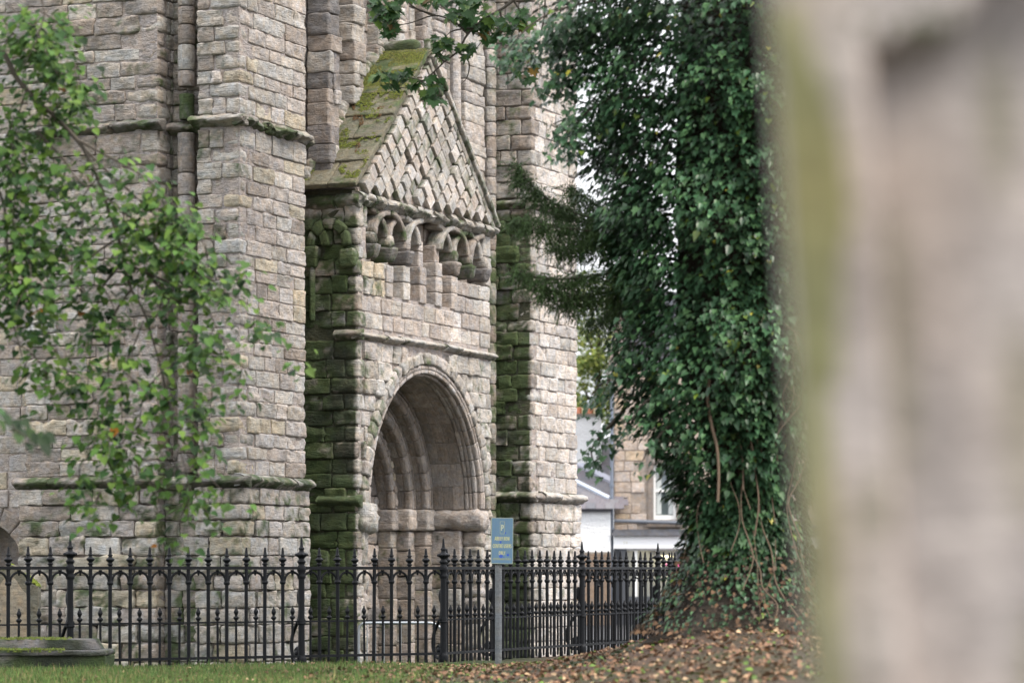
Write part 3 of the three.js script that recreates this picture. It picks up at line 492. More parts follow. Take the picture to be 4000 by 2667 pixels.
function railing(label, start, dir, n, posts, o = {}) {
  const f = thing('iron_railing', label, 'railing', [start[0], o.y ?? 0, -start[1]], Math.atan2(dir[1], dir[0]), o.group);
  const L = n * GAP, rail = (y, h, t) => { const g = new THREE.BoxGeometry(L + .06, h, t); g.translate(L / 2, y, 0); return g; };
  part('rail', rail(1.13, .034, .05), ironM, f); part('rail', rail(.525, .018, .024), ironM, f); part('rail', rail(.13, .03, .036), ironM, f);
  for (let i = 0; i <= n; i++) {
    const x = i * GAP, jx = rr(-.006, .006);
    if (posts.includes(i)) { part('post', postGeo, ironM, f).position.set(x, 0, 0); const s = part('back_stay', stayGeo, ironM, f); s.position.set(x, 0, 0); if (o.flip) s.rotation.y = Math.PI; }
    else { const m = part('tall_bar', tallGeo, ironM, f); m.position.set(x + jx, rr(-.004, .004), 0); m.rotation.z = rr(-.014, .014); m.rotation.y = rr(0, 6); }
    if (i < n) { part('arch_bracket', archGeo, ironM, f).position.set(x + GAP / 2, 0, 0); const m = part('short_bar', dogGeo, ironM, f); m.position.set(x + GAP / 2 + jx, rr(-.003, .003), 0); m.rotation.z = rr(-.012, .012); }
  }
  return f;
}
{
  const nA = 30, sx = POST.x + AD[0] * nA * GAP, sd = POST.d + AD[1] * nA * GAP;
  railing('black iron railing with arched heads along the lawn before the corner buttress', [sx, sd], [-AD[0], -AD[1]], nA, [2.35 | 0, 10, 22, 30]);
  railing('black iron railing receding in front of the porch behind the blue sign', [POST.x + BD[0] * .09, POST.d + BD[1] * .09], BD, 42, [6, 18, 30, 42]);
  railing('black iron railing farther off, seen through the nearer bars by the shop', [2.5 / 12 * 5.2, 46.5], [.93, .37], 16, [6, 14], { y: -.1 });
}

// ================================================================ SIGN, BARRIER, TOMBS
{
  const d = 34, x = (1947 - CX) / FOCAL * d, g = groundY(x, d), S = thing('parking_sign', 'faded blue parking sign with yellow lettering on a grey steel post', 'sign', [x, g, -d], .12);
  part('sign_post', metreUV(new THREE.CylinderGeometry(.038, .038, 1.2, 20).translate(0, .52, 0)), std({ color: rgb(.42, .44, .45), map: stoneMap, roughness: .6, metalness: .35, bumpMap: stoneBump, bumpScale: .002 }), S);
  const cv = document.createElement('canvas'); cv.width = 512; cv.height = 1056; const c = cv.getContext('2d');
  c.fillStyle = '#6689a6'; c.fillRect(0, 0, 512, 1056);
  const r = R0(5); for (let i = 0; i < 900; i++) { c.globalAlpha = .05 + .06 * r(); c.fillStyle = r() < .5 ? '#8a927c' : (r() < .6 ? '#7c9cb4' : '#4f6c86'); const w = 4 + 10 * r(), h = 20 + 120 * r(); c.fillRect(r() * 512, r() * 1056 - 30, w, h); }
  c.globalAlpha = .75; c.fillStyle = '#2f50c8'; for (const [a, b, w, h] of [[196, 470, 26, 70], [220, 560, 20, 46], [232, 880, 44, 60], [210, 830, 18, 40], [385, 860, 20, 22], [300, 905, 14, 14], [395, 850, 30, 40], [330, 350, 18, 30]]) { c.beginPath(); c.ellipse(a, b, w, h / 1.4, .3, 0, 7); c.fill(); }
  c.globalAlpha = 1; c.strokeStyle = '#b7b98f'; c.lineWidth = 9; const rect = (X, Y, Wd, H, q) => { c.beginPath(); c.moveTo(X + q, Y); c.lineTo(X + Wd - q, Y); c.quadraticCurveTo(X + Wd, Y, X + Wd, Y + q); c.lineTo(X + Wd, Y + H - q); c.quadraticCurveTo(X + Wd, Y + H, X + Wd - q, Y + H); c.lineTo(X + q, Y + H); c.quadraticCurveTo(X, Y + H, X, Y + H - q); c.lineTo(X, Y + q); c.quadraticCurveTo(X, Y, X + q, Y); c.stroke(); };
  rect(8, 8, 496, 1040, 24); c.lineWidth = 8; rect(206, 88, 100, 280, 14);
  c.fillStyle = '#ccd0b0'; c.textAlign = 'center'; c.font = 'bold 190px sans-serif'; c.fillText('P', 256, 296, 80);
  c.fillStyle = '#d6d28a'; c.font = 'bold 118px sans-serif'; c.fillText('ABBEY ROW', 256, 520, 350); c.fillText('CENTRE USERS', 256, 690, 440); c.fillText('ONLY', 256, 850, 158);
  c.font = 'bold 62px sans-serif'; c.fillStyle = '#a9aa72'; c.fillText('SCOTTISH BORDERS COUNCIL', 256, 968, 420);
  const t = new THREE.CanvasTexture(cv); t.colorSpace = THREE.SRGBColorSpace; t.anisotropy = 8;
  const sh = new THREE.Shape(), w = .123, h = .255, q = .016; sh.moveTo(-w + q, -h); sh.lineTo(w - q, -h); sh.quadraticCurveTo(w, -h, w, -h + q); sh.lineTo(w, h - q); sh.quadraticCurveTo(w, h, w - q, h); sh.lineTo(-w + q, h); sh.quadraticCurveTo(-w, h, -w, h - q); sh.lineTo(-w, -h + q); sh.quadraticCurveTo(-w, -h, -w + q, -h);
  const pl = part('sign_plate', new THREE.ExtrudeGeometry(sh, { depth: .012, bevelEnabled: false }), std({ color: rgb(.5, .5, .46), roughness: .5, metalness: .3 }), S); const yc = EYE + (HORIZON - 2112) / FOCAL * d - g; pl.position.set(.035, yc, .042); pl.rotation.z = -.012;
  const fg = new THREE.ShapeGeometry(sh), uv = fg.attributes.uv; for (let i = 0; i < uv.count; i++) uv.setXY(i, (uv.getX(i) + w) / (2 * w), (uv.getY(i) + h) / (2 * h)); fg.translate(0, 0, .0125);
  part('sign_face', fg, std({ map: t, roughness: .55 }), pl);
  for (const yy of [.19, -.19]) { const br = part('bracket', new THREE.BoxGeometry(.16, .03, .02), galvM, S); br.position.set(.01, yc + yy, .032); }
}
{
  // steel crowd barrier before the doorway
  const d = 40.4, a = at(1400, 2433, d), B = thing('crowd_barrier', 'galvanised steel crowd barrier standing before the arched doorway', 'barrier', [a.x, -.66, -d], .1);
  const y1 = a.y + .66, tube = (pts, r) => new THREE.TubeGeometry(new THREE.CatmullRomCurve3(pts.map((p) => new THREE.Vector3(...p)), false, 'catmullrom', .15), 60, r, 7), Lx = 1.12;
  part('frame', tube([[0, .18, 0], [0, y1 - .1, 0], [.02, y1 - .02, 0], [.1, y1, 0], [Lx - .18, y1, 0], [Lx - .06, y1 - .04, 0], [Lx, y1 - .16, 0], [Lx, .18, 0], [Lx - .1, .16, 0], [.1, .16, 0], [0, .18, 0]], .02), galvM, B);
  for (let i = 1; i < 10; i++) part('upright', new THREE.CylinderGeometry(.008, .008, y1 - .16, 6).translate(i * Lx / 10, (y1 + .16) / 2, 0), galvM, B);
  for (const x of [.12, Lx - .14]) part('foot', tube([[x, .18, 0], [x, .02, 0], [x, .015, .25], [x, .015, -.25]], .014), galvM, B);
}
function slab(parent, name, lo, hi, o) { return block(parent, name, lo, hi, { seg: .07, ...o }); }
{
  // low tomb chest on the grass
  const d = 32.4, T = thing('tomb_chest', 'low mossy table tomb with moulded ledger on the grass before the railing', 'tomb', [-5.32, -.01, -d], -.06);
  const st = (g) => ({ crust: .4, lichen: .1, algae: () => g });
  slab(T, 'chest', [-.6, -.12, -.5], [1.03, .22, .0], { r: .02, amp: .02, color: weathered('dark', st(.6)) });
  slab(T, 'ledger', [-.62, .215, -.54], [1.04, .275, .035], { r: .02, amp: .01, color: weathered('dark', st(.4)), map: (p) => p });
  slab(T, 'ledger', [-.5, .27, -.44], [.9, .385, -.08], { r: .03, amp: .012, color: weathered('dark', st(.25)), map: (p) => { const t = clamp((p[1] + .06) / .12, 0, 1), e = 1 + .09 * (1 - t) ** 2; return [p[0] * e, p[1], p[2] * (1 + .25 * (1 - t) ** 2)]; } });
  tufts(T, 'moss', 2600, () => { const k = rnd(); return k < .5 ? [rr(-.5, .55) + rr(-.1, .1), .385, rr(-.44, -.09)] : [rr(-.6, .6), .278 + (k > .8 ? -.02 : 0), rr(-.06, .03)]; }, [.09, .12, .02], .02);
}
{
  const d = 36.2, x0 = at(-60, 0, d).x, x1 = at(157, 0, d).x, top = at(0, 2285, d).y, wd = (x1 - x0), H = thing('headstone', 'tan headstone with a mossy shouldered top behind the railing', 'headstone', [(x0 + x1) / 2, -.6, -d], -.1);
  const s = new THREE.Shape(), w = wd / 2, h = top + .6; s.moveTo(-w, 0); s.lineTo(w, 0); s.lineTo(w, h - .02); s.quadraticCurveTo(w * .7, h + .0, w * .55, h + .12); s.quadraticCurveTo(w * .3, h + .22, 0, h + .23); s.quadraticCurveTo(-w * .3, h + .22, -w * .55, h + .12); s.quadraticCurveTo(-w * .7, h, -w, h - .02); s.closePath();
  part('slab', metreUV(new THREE.ExtrudeGeometry(s, { depth: .13, bevelEnabled: true, bevelSize: .01, bevelThickness: .01, bevelSegments: 2 })), std({ color: rgb(.36, .33, .25), map: stoneMap, bumpMap: stoneBump, bumpScale: .01 }), H);
  const s2 = new THREE.Shape(), v = w - .1; s2.moveTo(-v, .1); s2.lineTo(v, .1); s2.lineTo(v, h - .12); s2.quadraticCurveTo(v * .6, h - .06, v * .4, h + .04); s2.quadraticCurveTo(0, h + .16, -v * .4, h + .04); s2.quadraticCurveTo(-v * .6, h - .06, -v, h - .12); s2.closePath();
  part('panel', metreUV(new THREE.ExtrudeGeometry(s2, { depth: .02, bevelEnabled: false }).translate(0, 0, .135)), std({ color: rgb(.68, .56, .41), map: stoneMap, bumpMap: stoneBump, bumpScale: .006 }), H);
  tufts(H, 'moss', 900, () => { const q = rr(-w, w), a = Math.abs(q) / w; return [q, h - .02 + .25 * (1 - a) ** .8, rr(0, .13)]; }, [.14, .18, .02], .022);
}
// small moss cushions: many tiny blades, one object
function tufts(parent, name, n, where, col, size, up = [0, 1, 0]) {
  const P = [], C = [], I = []; for (let i = 0; i < n; i++) { const p = where(i); if (!p) continue; const v = rr(.6, 1.5), b = P.length / 3, a = rr(0, 6.28), s = size * rr(.6, 1.4), c = [col[0] * v * rr(.9, 1.2), col[1] * v, col[2] * v]; for (const k of [0, 2.1, 4.2]) { P.push(p[0] + Math.cos(a + k) * s, p[1] - .004, p[2] + Math.sin(a + k) * s); C.push(...c); } P.push(p[0] + rr(-.3, .3) * s + up[0] * s, p[1] + s * rr(.5, 1.2) * up[1], p[2] + rr(-.3, .3) * s + up[2] * s); C.push(...c); I.push(b, b + 3, b + 1, b + 1, b + 3, b + 2, b + 2, b + 3, b); }
  const g = geoFrom(P, null, null, C, I); return part(name, g, mossM, parent, 'stuff');
}
// moss on the porch roof
{
  const roof = abbey.getObjectByName('porch'), sl = Math.atan2(PA - PE + .05, (PR - PL) / 2 + .1), SL = Math.hypot(PA - PE + .05, (PR - PL) / 2 + .1), cs = Math.cos(sl), sn = Math.sin(sl), n = [0, cs, sn];
  const on = (t, x, h) => { const w = PL - .12 + t * SL * cs - (.115 + h) * sn, y = PE - .02 + t * SL * sn + (.115 + h) * cs; return [x, y, -w]; };
  const patch = (x, t) => fbm(x * 3.1 + 2, t * 8.5, 3) + .25 * nz(x * 14, t * 40, 5) + .1 * sstep(.4, .8, t);
  tufts(roof, 'moss', 15000, () => { const x = rr(-.8, .07), t = rr(.03, .97); return patch(x, t) < .12 ? null : on(t, x, -.004); }, [.105, .13, .02], .0105, n);
  tufts(roof, 'moss', 7000, () => { const x = rr(-.8, .07), t = rr(.66, .99); return patch(x, t) < -.18 ? null : on(t, x, -.004); }, [.11, .12, .03], .009, n);
  tufts(roof, 'moss', 4000, () => { const x = rr(-.78, -.1), t = rr(.2, .6); return fbm(x * 4, t * 9, 8) < .16 ? null : on(t, x, -.004); }, [.1, .055, .022], .0095, n);
  part('dry_stalk', new THREE.CylinderGeometry(.004, .006, .5, 5).translate(...on(.28, -.5, .2)), std({ color: rgb(.3, .18, .08) }), roof);
}
// ================================================================ LEAVES
class Leaves {                                                        // collects leaves into one mesh
  constructor() { this.P = []; this.C = []; this.I = []; }
  add(shape, m, col) {
    const b = this.P.length / 3, v = new THREE.Vector3();
    shape.v.forEach((p, i) => { v.set(...p).applyMatrix4(m); this.P.push(v.x, v.y, v.z); const k = shape.s ? shape.s[i] : 1; this.C.push(col[0] * k, col[1] * k, col[2] * k); });
    for (const t of shape.i) this.I.push(b + t);
  }
  geo() { return geoFrom(this.P, null, null, this.C, this.I); }
}
const fan = (pts, fold = .25, mid = [0, .45, 0]) => { const v = [[mid[0], mid[1], -.05], ...pts.map(([x, y]) => [x, y, fold * Math.abs(x) - .12 * y * y])], i = []; for (let k = 1; k < pts.length; k++) i.push(0, k, k + 1); i.push(0, pts.length, 1); return { v, i }; };
const SHAPE = {
  lime: fan([[0, 0], [.22, -.04], [.42, .12], [.46, .36], [.3, .66], [.1, .9], [0, 1.04], [-.1, .9], [-.3, .66], [-.46, .36], [-.42, .12], [-.22, -.04]].map(([x, y]) => [x * .95, y])),
  ivy: fan([[0, 0], [.2, -.12], [.46, .06], [.34, .3], [.4, .55], [.16, .6], [0, 1.02], [-.16, .6], [-.4, .55], [-.34, .3], [-.46, .06], [-.2, -.12]], .3, [0, .35, 0]),
  ivyLong: fan([[0, 0], [.24, .06], [.34, .3], [.22, .65], [0, 1.1], [-.22, .65], [-.34, .3], [-.24, .06]], .3),
  maple: fan([[0, 0], [.18, -.02], [.42, -.1], [.36, .12], [.62, .34], [.36, .42], [.4, .72], [.16, .62], [0, 1.0], [-.16, .62], [-.4, .72], [-.36, .42], [-.62, .34], [-.36, .12], [-.42, -.1], [-.18, -.02]], .22, [0, .32, 0]),
  dead: fan([[0, 0], [.3, .05], [.42, .4], [.2, .8], [0, 1.0], [-.26, .75], [-.4, .35], [-.25, .05]], .5),
  tri: { v: [[-.5, 0, 0], [.5, 0, 0], [.25, .9, .15], [-.25, .9, -.1]], i: [0, 1, 2, 0, 2, 3] },
};
function leafMatrix(pos, size, out, droop = .7, twist = 1) {          // leaf hangs from pos, tip falling outward
  const tip = new THREE.Vector3(out.x + rr(-.5, .5) * twist, -droop + rr(-.4, .4) * twist, out.z + rr(-.5, .5) * twist).normalize();
  const nrm = new THREE.Vector3(out.x * .8 + rr(-.6, .6) * twist, .8 + rr(-.4, .4) * twist, out.z * .8 + rr(-.6, .6) * twist); nrm.addScaledVector(tip, -nrm.dot(tip)).normalize();
  const sd = new THREE.Vector3().crossVectors(tip, nrm).normalize();
  return new THREE.Matrix4().makeBasis(sd, tip, nrm).scale(new THREE.Vector3(size, size, size)).setPosition(pos);
}
const curve = (pts) => new THREE.CatmullRomCurve3(pts);
function limb(pts, r0, r1, n = 24, k = 7) {                           // tapered tube
  const c = curve(pts), g = new THREE.TubeGeometry(c, n, 1, k), p = g.attributes.position, nn = g.attributes.normal;
  for (let i = 0; i <= n; i++) { const r = lerp(r0, r1, i / n), q = c.getPointAt(i / n); for (let j = 0; j <= k; j++) { const a = i * (k + 1) + j; p.setXYZ(a, q.x + nn.getX(a) * r, q.y + nn.getY(a) * r, q.z + nn.getZ(a) * r); } }
  return g;
}
// foliage on a thing: the largest leaves stand as leaves of their own, the rest as one mass
function foliage(parent, mat, list, own, name = 'foliage') {
  list.sort((a, b) => b.show - a.show);
  const mass = new Leaves(), cache = new Map();
  list.forEach((l, i) => {
    if (i < own && l.col[0] < l.col[1] * .62) {
      const key = l.shape + '|' + (i % 14); let g = cache.get(key);
      if (!g) { const one = new Leaves(); one.add(SHAPE[l.shape], new THREE.Matrix4(), l.col); g = one.geo(); cache.set(key, g); }
      const m = part('leaf', g, mat, parent); m.applyMatrix4(l.m);
    } else mass.add(SHAPE[l.shape], l.m, l.col);
  });
  if (list.length > own) part(name, mass.geo(), mat, parent, 'stuff');
}
const showing = (pos, size) => (size / -pos.z) * (Math.abs(pos.x / pos.z) < .17 && pos.y - EYE < -pos.z * .187 && pos.y > 0 ? 1 : .01) * rr(.7, 1.3);

// the crown of a tree above the frame: it shades what stands below from part of the sky
function crown(parent, mat, shape, o, c, R, clumps, col, own = 150) {
  const cr = new Leaves(); for (let k = 0; k < clumps; k++) { const a = rr(0, 6.3), b = Math.acos(rr(-1, 1)), q = Math.cbrt(rnd()), cx = c[0] + Math.sin(b) * Math.cos(a) * R[0] * q, cy = c[1] + Math.cos(b) * R[1] * q, cz = c[2] + Math.sin(b) * Math.sin(a) * R[2] * q; for (let i = 0; i < own; i++) { const p = new THREE.Vector3(cx + rr(-1, 1) * 1.1, cy + rr(-1, 1) * .8, cz + rr(-1, 1) * 1.1), w = p.clone().add(o); if (w.y - EYE < -w.z * .2 + .4) continue; const v = rr(.6, 1.3); cr.add(SHAPE[shape], leafMatrix(p, rr(.16, .3), new THREE.Vector3(rr(-1, 1), 0, rr(-1, 1)), .4, 1), col.map((q) => q * v)); } }
  part('crown', cr.geo(), mat, parent, 'stuff');
}
// ---------------------------------------------------------------- lime tree at the left, its boughs hanging into view
{
  const D = 22, T = thing('lime_tree', 'lime tree with bright green leaves hanging in front of the corner buttress', 'tree', [-6.3, 0, -D]); const o = new THREE.Vector3(-6.3, 0, -D);
  const q = (x, y, dz = 0) => at(x, y, D + dz).sub(o);
  part('trunk', limb([new THREE.Vector3(0, -.2, 0), new THREE.Vector3(.03, 1.5, 0), new THREE.Vector3(-.05, 4, .05), new THREE.Vector3(0, 7.5, 0)], .3, .16, 20, 12), barkM, T);
  part('limb', limb([new THREE.Vector3(-.02, 5.3, 0), q(-600, -60), q(-250, 40), q(0, 190), q(55, 293), q(143, 396), q(218, 459), q(298, 545), q(321, 574), q(379, 694), q(436, 861), q(453, 900), q(482, 1026), q(511, 1130), q(560, 1216), q(597, 1336), q(631, 1451), q(660, 1600), q(700, 1750), q(735, 1900), q(735, 2050)], .032, .002, 90, 7), twigM, T);
  part('limb', limb([new THREE.Vector3(0, 5.9, 0), q(-500, -400, -1), q(-150, -240, -1), q(60, -120, -.6), q(170, 20, -.5), q(150, 130, -.5), q(90, 260, -.4)], .03, .003, 40, 6), twigM, T);
  part('limb', limb([new THREE.Vector3(0, 4.2, 0), q(-500, 480, .6), q(-150, 600, .6), q(0, 760, .5), q(25, 950, .5), q(30, 1180, .5), q(70, 1340, .5), q(110, 1480, .5)], .028, .003, 40, 6), twigM, T);
  part('limb', limb([new THREE.Vector3(0, 3.0, .2), q(-600, 1200, -4), q(-250, 1420, -5), q(-40, 1560, -5), q(60, 1680, -5), q(160, 1740, -5)], .03, .003, 40, 6), twigM, T);
  const tw = [
    [[0, 60], [50, 130], [120, 180], [180, 240]], [[55, 293], [170, 130], [250, 60], [280, 20]], [[95, 330], [200, 300], [290, 245]], [[30, 20], [90, 60], [150, 40]], [[100, 350], [60, 500], [70, 640], [30, 760]],
    [[143, 396], [230, 400], [300, 360]], [[218, 459], [150, 560], [160, 700], [120, 800]], [[298, 545], [420, 610], [560, 690], [640, 760], [720, 850], [800, 960]], [[321, 574], [440, 690], [520, 760], [620, 860], [700, 960], [760, 1060]],
    [[379, 694], [300, 800], [250, 920], [270, 1040]], [[400, 760], [520, 860], [600, 960], [690, 1040], [790, 1080], [880, 1090], [960, 1060]], [[482, 1026], [560, 1060], [680, 1110], [800, 1130], [900, 1150], [1000, 1210], [1070, 1290]],
    [[560, 1040], [640, 1140], [700, 1180], [800, 1200], [850, 1290], [900, 1370], [945, 1440]], [[480, 1020], [400, 1120], [365, 1270], [345, 1450], [335, 1640]], [[460, 930], [350, 1010], [300, 1120], [200, 1180], [190, 1100]],
    [[511, 1130], [440, 1240], [420, 1420], [430, 1580], [420, 1700]], [[560, 1216], [690, 1240], [760, 1310], [780, 1380]], [[597, 1336], [690, 1390], [760, 1500], [780, 1600]], [[420, 1560], [380, 1700], [310, 1830], [240, 1920]],
    [[631, 1451], [560, 1540], [540, 1680], [500, 1800]], [[660, 1600], [760, 1660], [790, 1760], [770, 1850]], [[700, 1750], [790, 1830], [850, 1900], [930, 1950]], [[560, 1640], [420, 1800], [390, 1920]], [[700, 1820], [640, 1900], [600, 1930]],
    [[735, 1900], [800, 1990], [850, 2040]], [[735, 1950], [690, 2080], [720, 2140]], [[25, 950], [100, 960], [110, 1120], [115, 1250], [120, 1330]], [[20, 900], [10, 1050], [12, 1180]], [[70, 1250], [160, 1280], [200, 1350], [250, 1440]], [[50, 1330], [120, 1380], [180, 1440]],
    [[500, 760], [640, 830], [700, 900], [720, 1000]], [[0, 620], [60, 700], [50, 860], [90, 940]], [[150, 520], [260, 640], [300, 700], [420, 780], [500, 860]], [[0, 400], [50, 480], [40, 560]], [[560, 1250], [520, 1350], [480, 1450], [470, 1560]], [[620, 1400], [640, 1550], [590, 1650]],
  ];
  const leaves = [];
  const GREEN = () => { const k = leaves.length < 60 ? .5 : rnd(), v = rr(.6, 1.25); return k < .002 ? [.32 * v, .13 * v, .02] : k < .3 ? [.125 * v, .215 * v, .036 * v] : k < .78 ? [.074 * v, .158 * v, .03 * v] : [.038 * v, .092 * v, .027 * v]; };
  const put = (p, out, s, dk = 1) => { const c = GREEN().map((v) => v * dk), w = p.clone().add(o); leaves.push({ shape: 'lime', m: leafMatrix(p, s, out, rr(.3, 1), 1), col: c, show: showing(w, s) }); };
  for (const t of [...tw]) for (let m = 0; m < (t[0][1] > 1650 ? 0 : 3); m++) { const i = 1 + Math.floor(rnd() * (t.length - 1)), [x, y] = t[i], sx = rr(-70, 120), L = rr(60, 190); const e = Math.max(20, Math.min(L, 2120 - y)); tw.push([[x, y], [x + sx * .5, y + e * .35], [x + sx * .8, y + e * .7], [x + sx, y + e]]); }
  for (const t of tw) {
    const dz = rr(-.7, .9), pts = t.map(([x, y], i) => q(x, y, dz * i / t.length)), c = curve(pts), L = c.getLength();
    part('twig', limb(pts, t.length > 4 ? .01 : .006, .002, 14, 5), twigM, T);
    for (let k = 0; k < L / (t[0][1] < 1000 ? .0135 : t[0][1] < 1500 ? .022 : .026); k++) {
      const u = rnd(), p = c.getPointAt(clamp(u * .92 + .08, 0, 1)), a = rr(0, 6.28), e = rr(.01, .2) * (1.1 - .4 * u); p.x += Math.cos(a) * e * 1.1; p.y += -rr(0, .1) + Math.sin(a) * e * .5; p.z += Math.sin(a) * e * 1.4;
      put(p, new THREE.Vector3(Math.cos(a), 0, Math.abs(Math.sin(a)) + .3).normalize(), rr(.046, .086));
    }
  }
  for (let i = 0; i < 200; i++) { const t = i < 120 ? [rr(-300, 110), rr(0, 650)] : [rr(-250, 60), rr(700, 1450)], p = q(t[0], t[1], rr(-.6, .9)); put(p, new THREE.Vector3(rr(-1, 1), 0, 1), rr(.05, .09)); }
  for (let i = 0; i < 26; i++) { const u = i / 26, p = q(lerp(-90, 195, u) + rr(-30, 10), lerp(1560, 1740, u) + rr(-40, 40), -5 + rr(-.2, .2)); put(p, new THREE.Vector3(.6, 0, .6), rr(.07, .1), .42); }
  foliage(T, limeLeafM, leaves, 300);
  crown(T, limeLeafM, 'lime', o, [-1.5, 12, -3], [6, 3, 6.5], 62, [.075, .16, .028]);
  for (const [x, y, z] of [[3, 10.5, 1], [2.5, 11.5, -4], [-3, 10.5, 1], [.5, 12.5, 2], [4.5, 10.2, -1.5]]) part('limb', limb([new THREE.Vector3(0, 6.8, 0), new THREE.Vector3(x * .4, 8.6, z * .4), new THREE.Vector3(x, y, z)], .12, .03, 14, 7), barkM, T);
}
// ---------------------------------------------------------------- sycamore: trunk beyond the near gravestone, one bough in view
{
  const D = 30, o = at(3650, 0, D + 1); o.y = 0; const T = thing('sycamore_tree', 'sycamore with lobed green leaves on a bough crossing the porch gable', 'tree', [o.x, -.05, o.z]); o.y = -.05;
  const q = (x, y, dz = 0) => at(x, y, D + dz).sub(o);
  part('trunk', limb([new THREE.Vector3(0, -.2, 0), new THREE.Vector3(.05, 3, 0), new THREE.Vector3(-.05, 6, .05), new THREE.Vector3(.1, 10.5, 0)], .34, .17, 20, 12), barkM, T);
  part('limb', limb([new THREE.Vector3(0, 6.4, 0), q(2900, -260, .3), q(2400, -330), q(2130, -120), q(2005, 0), q(1953, 40), q(1890, 75), q(1827, 132), q(1787, 201), q(1735, 241), q(1695, 281), q(1649, 316), q(1626, 339), q(1592, 344), q(1546, 339)], .055, .004, 80, 8), twigM, T);
  const tw = [[[1890, 75], [1800, 70], [1720, 20], [1640, -30]], [[1827, 132], [1780, 90], [1700, 60], [1600, 90], [1540, 95], [1510, 60]], [[1700, 60], [1620, 30], [1560, -20], [1500, -30]], [[1787, 201], [1830, 240], [1825, 300], [1800, 330]], [[1695, 281], [1710, 330], [1700, 370]], [[1649, 316], [1590, 300], [1540, 290], [1480, 320]], [[2005, 0], [2040, 60], [2050, 100]], [[1953, 40], [1960, 110], [1930, 160]], [[1890, 75], [1900, 130], [1860, 190]], [[2130, -120], [2120, 100], [2075, 200], [2050, 290], [2030, 320]], [[1950, -100], [1870, -20], [1850, 30]], [[1735, 241], [1700, 200], [1690, 160]], [[1850, 110], [1770, 120], [1730, 150]]];
  for (const t of tw) part('twig', limb(t.map(([x, y], i) => q(x, y, i * .06)), .012, .003, 16, 5), twigM, T);
  const cl = [[1505, 30, 60, 50, 34], [1505, 95, 45, 55, 30], [1525, 130, 30, 25, 8], [1600, -5, 70, 22, 16], [1690, 5, 60, 25, 14], [1790, 60, 45, 45, 16], [1870, 70, 60, 60, 26], [1930, 130, 55, 55, 24], [1985, 90, 60, 50, 22], [2045, 80, 40, 40, 14], [1720, 190, 32, 55, 18], [1745, 150, 30, 30, 8], [1500, 320, 45, 35, 14], [1555, 300, 45, 25, 12], [1610, 330, 30, 16, 6], [1690, 335, 35, 30, 12], [1675, 385, 22, 20, 6], [1705, 395, 20, 18, 4], [2050, 290, 40, 50, 14], [2085, 240, 30, 30, 7], [1830, 200, 35, 30, 8], [1870, 5, 50, 20, 10], [1790, 10, 50, 20, 8]];
  const leaves = []; for (const [x, y, ex, ey, n] of cl) for (let i = 0; i < n * 1.25; i++) { const a = rr(0, 6.3), e = Math.sqrt(rnd()), p = q(x + Math.cos(a) * ex * e, y + Math.sin(a) * ey * e - 12, rr(-.25, .3)), s = rr(.085, .145), v = rr(.65, 1.35), k = rnd(); leaves.push({ shape: 'maple', m: leafMatrix(p, s, new THREE.Vector3(rr(-1, 1), 0, rr(.2, 1)).normalize(), rr(.5, 1.2), .9), col: k < .04 ? [.2 * v, .12 * v, .03] : k < .25 ? [.1 * v, .17 * v, .033 * v] : [.045 * v, .105 * v, .032 * v], show: showing(p.clone().add(o), s) }); }
  foliage(T, mapleLeafM, leaves, 300);
  crown(T, mapleLeafM, 'maple', o, [.5, 13.5, -1], [4, 3, 4], 26, [.055, .125, .035]);
}
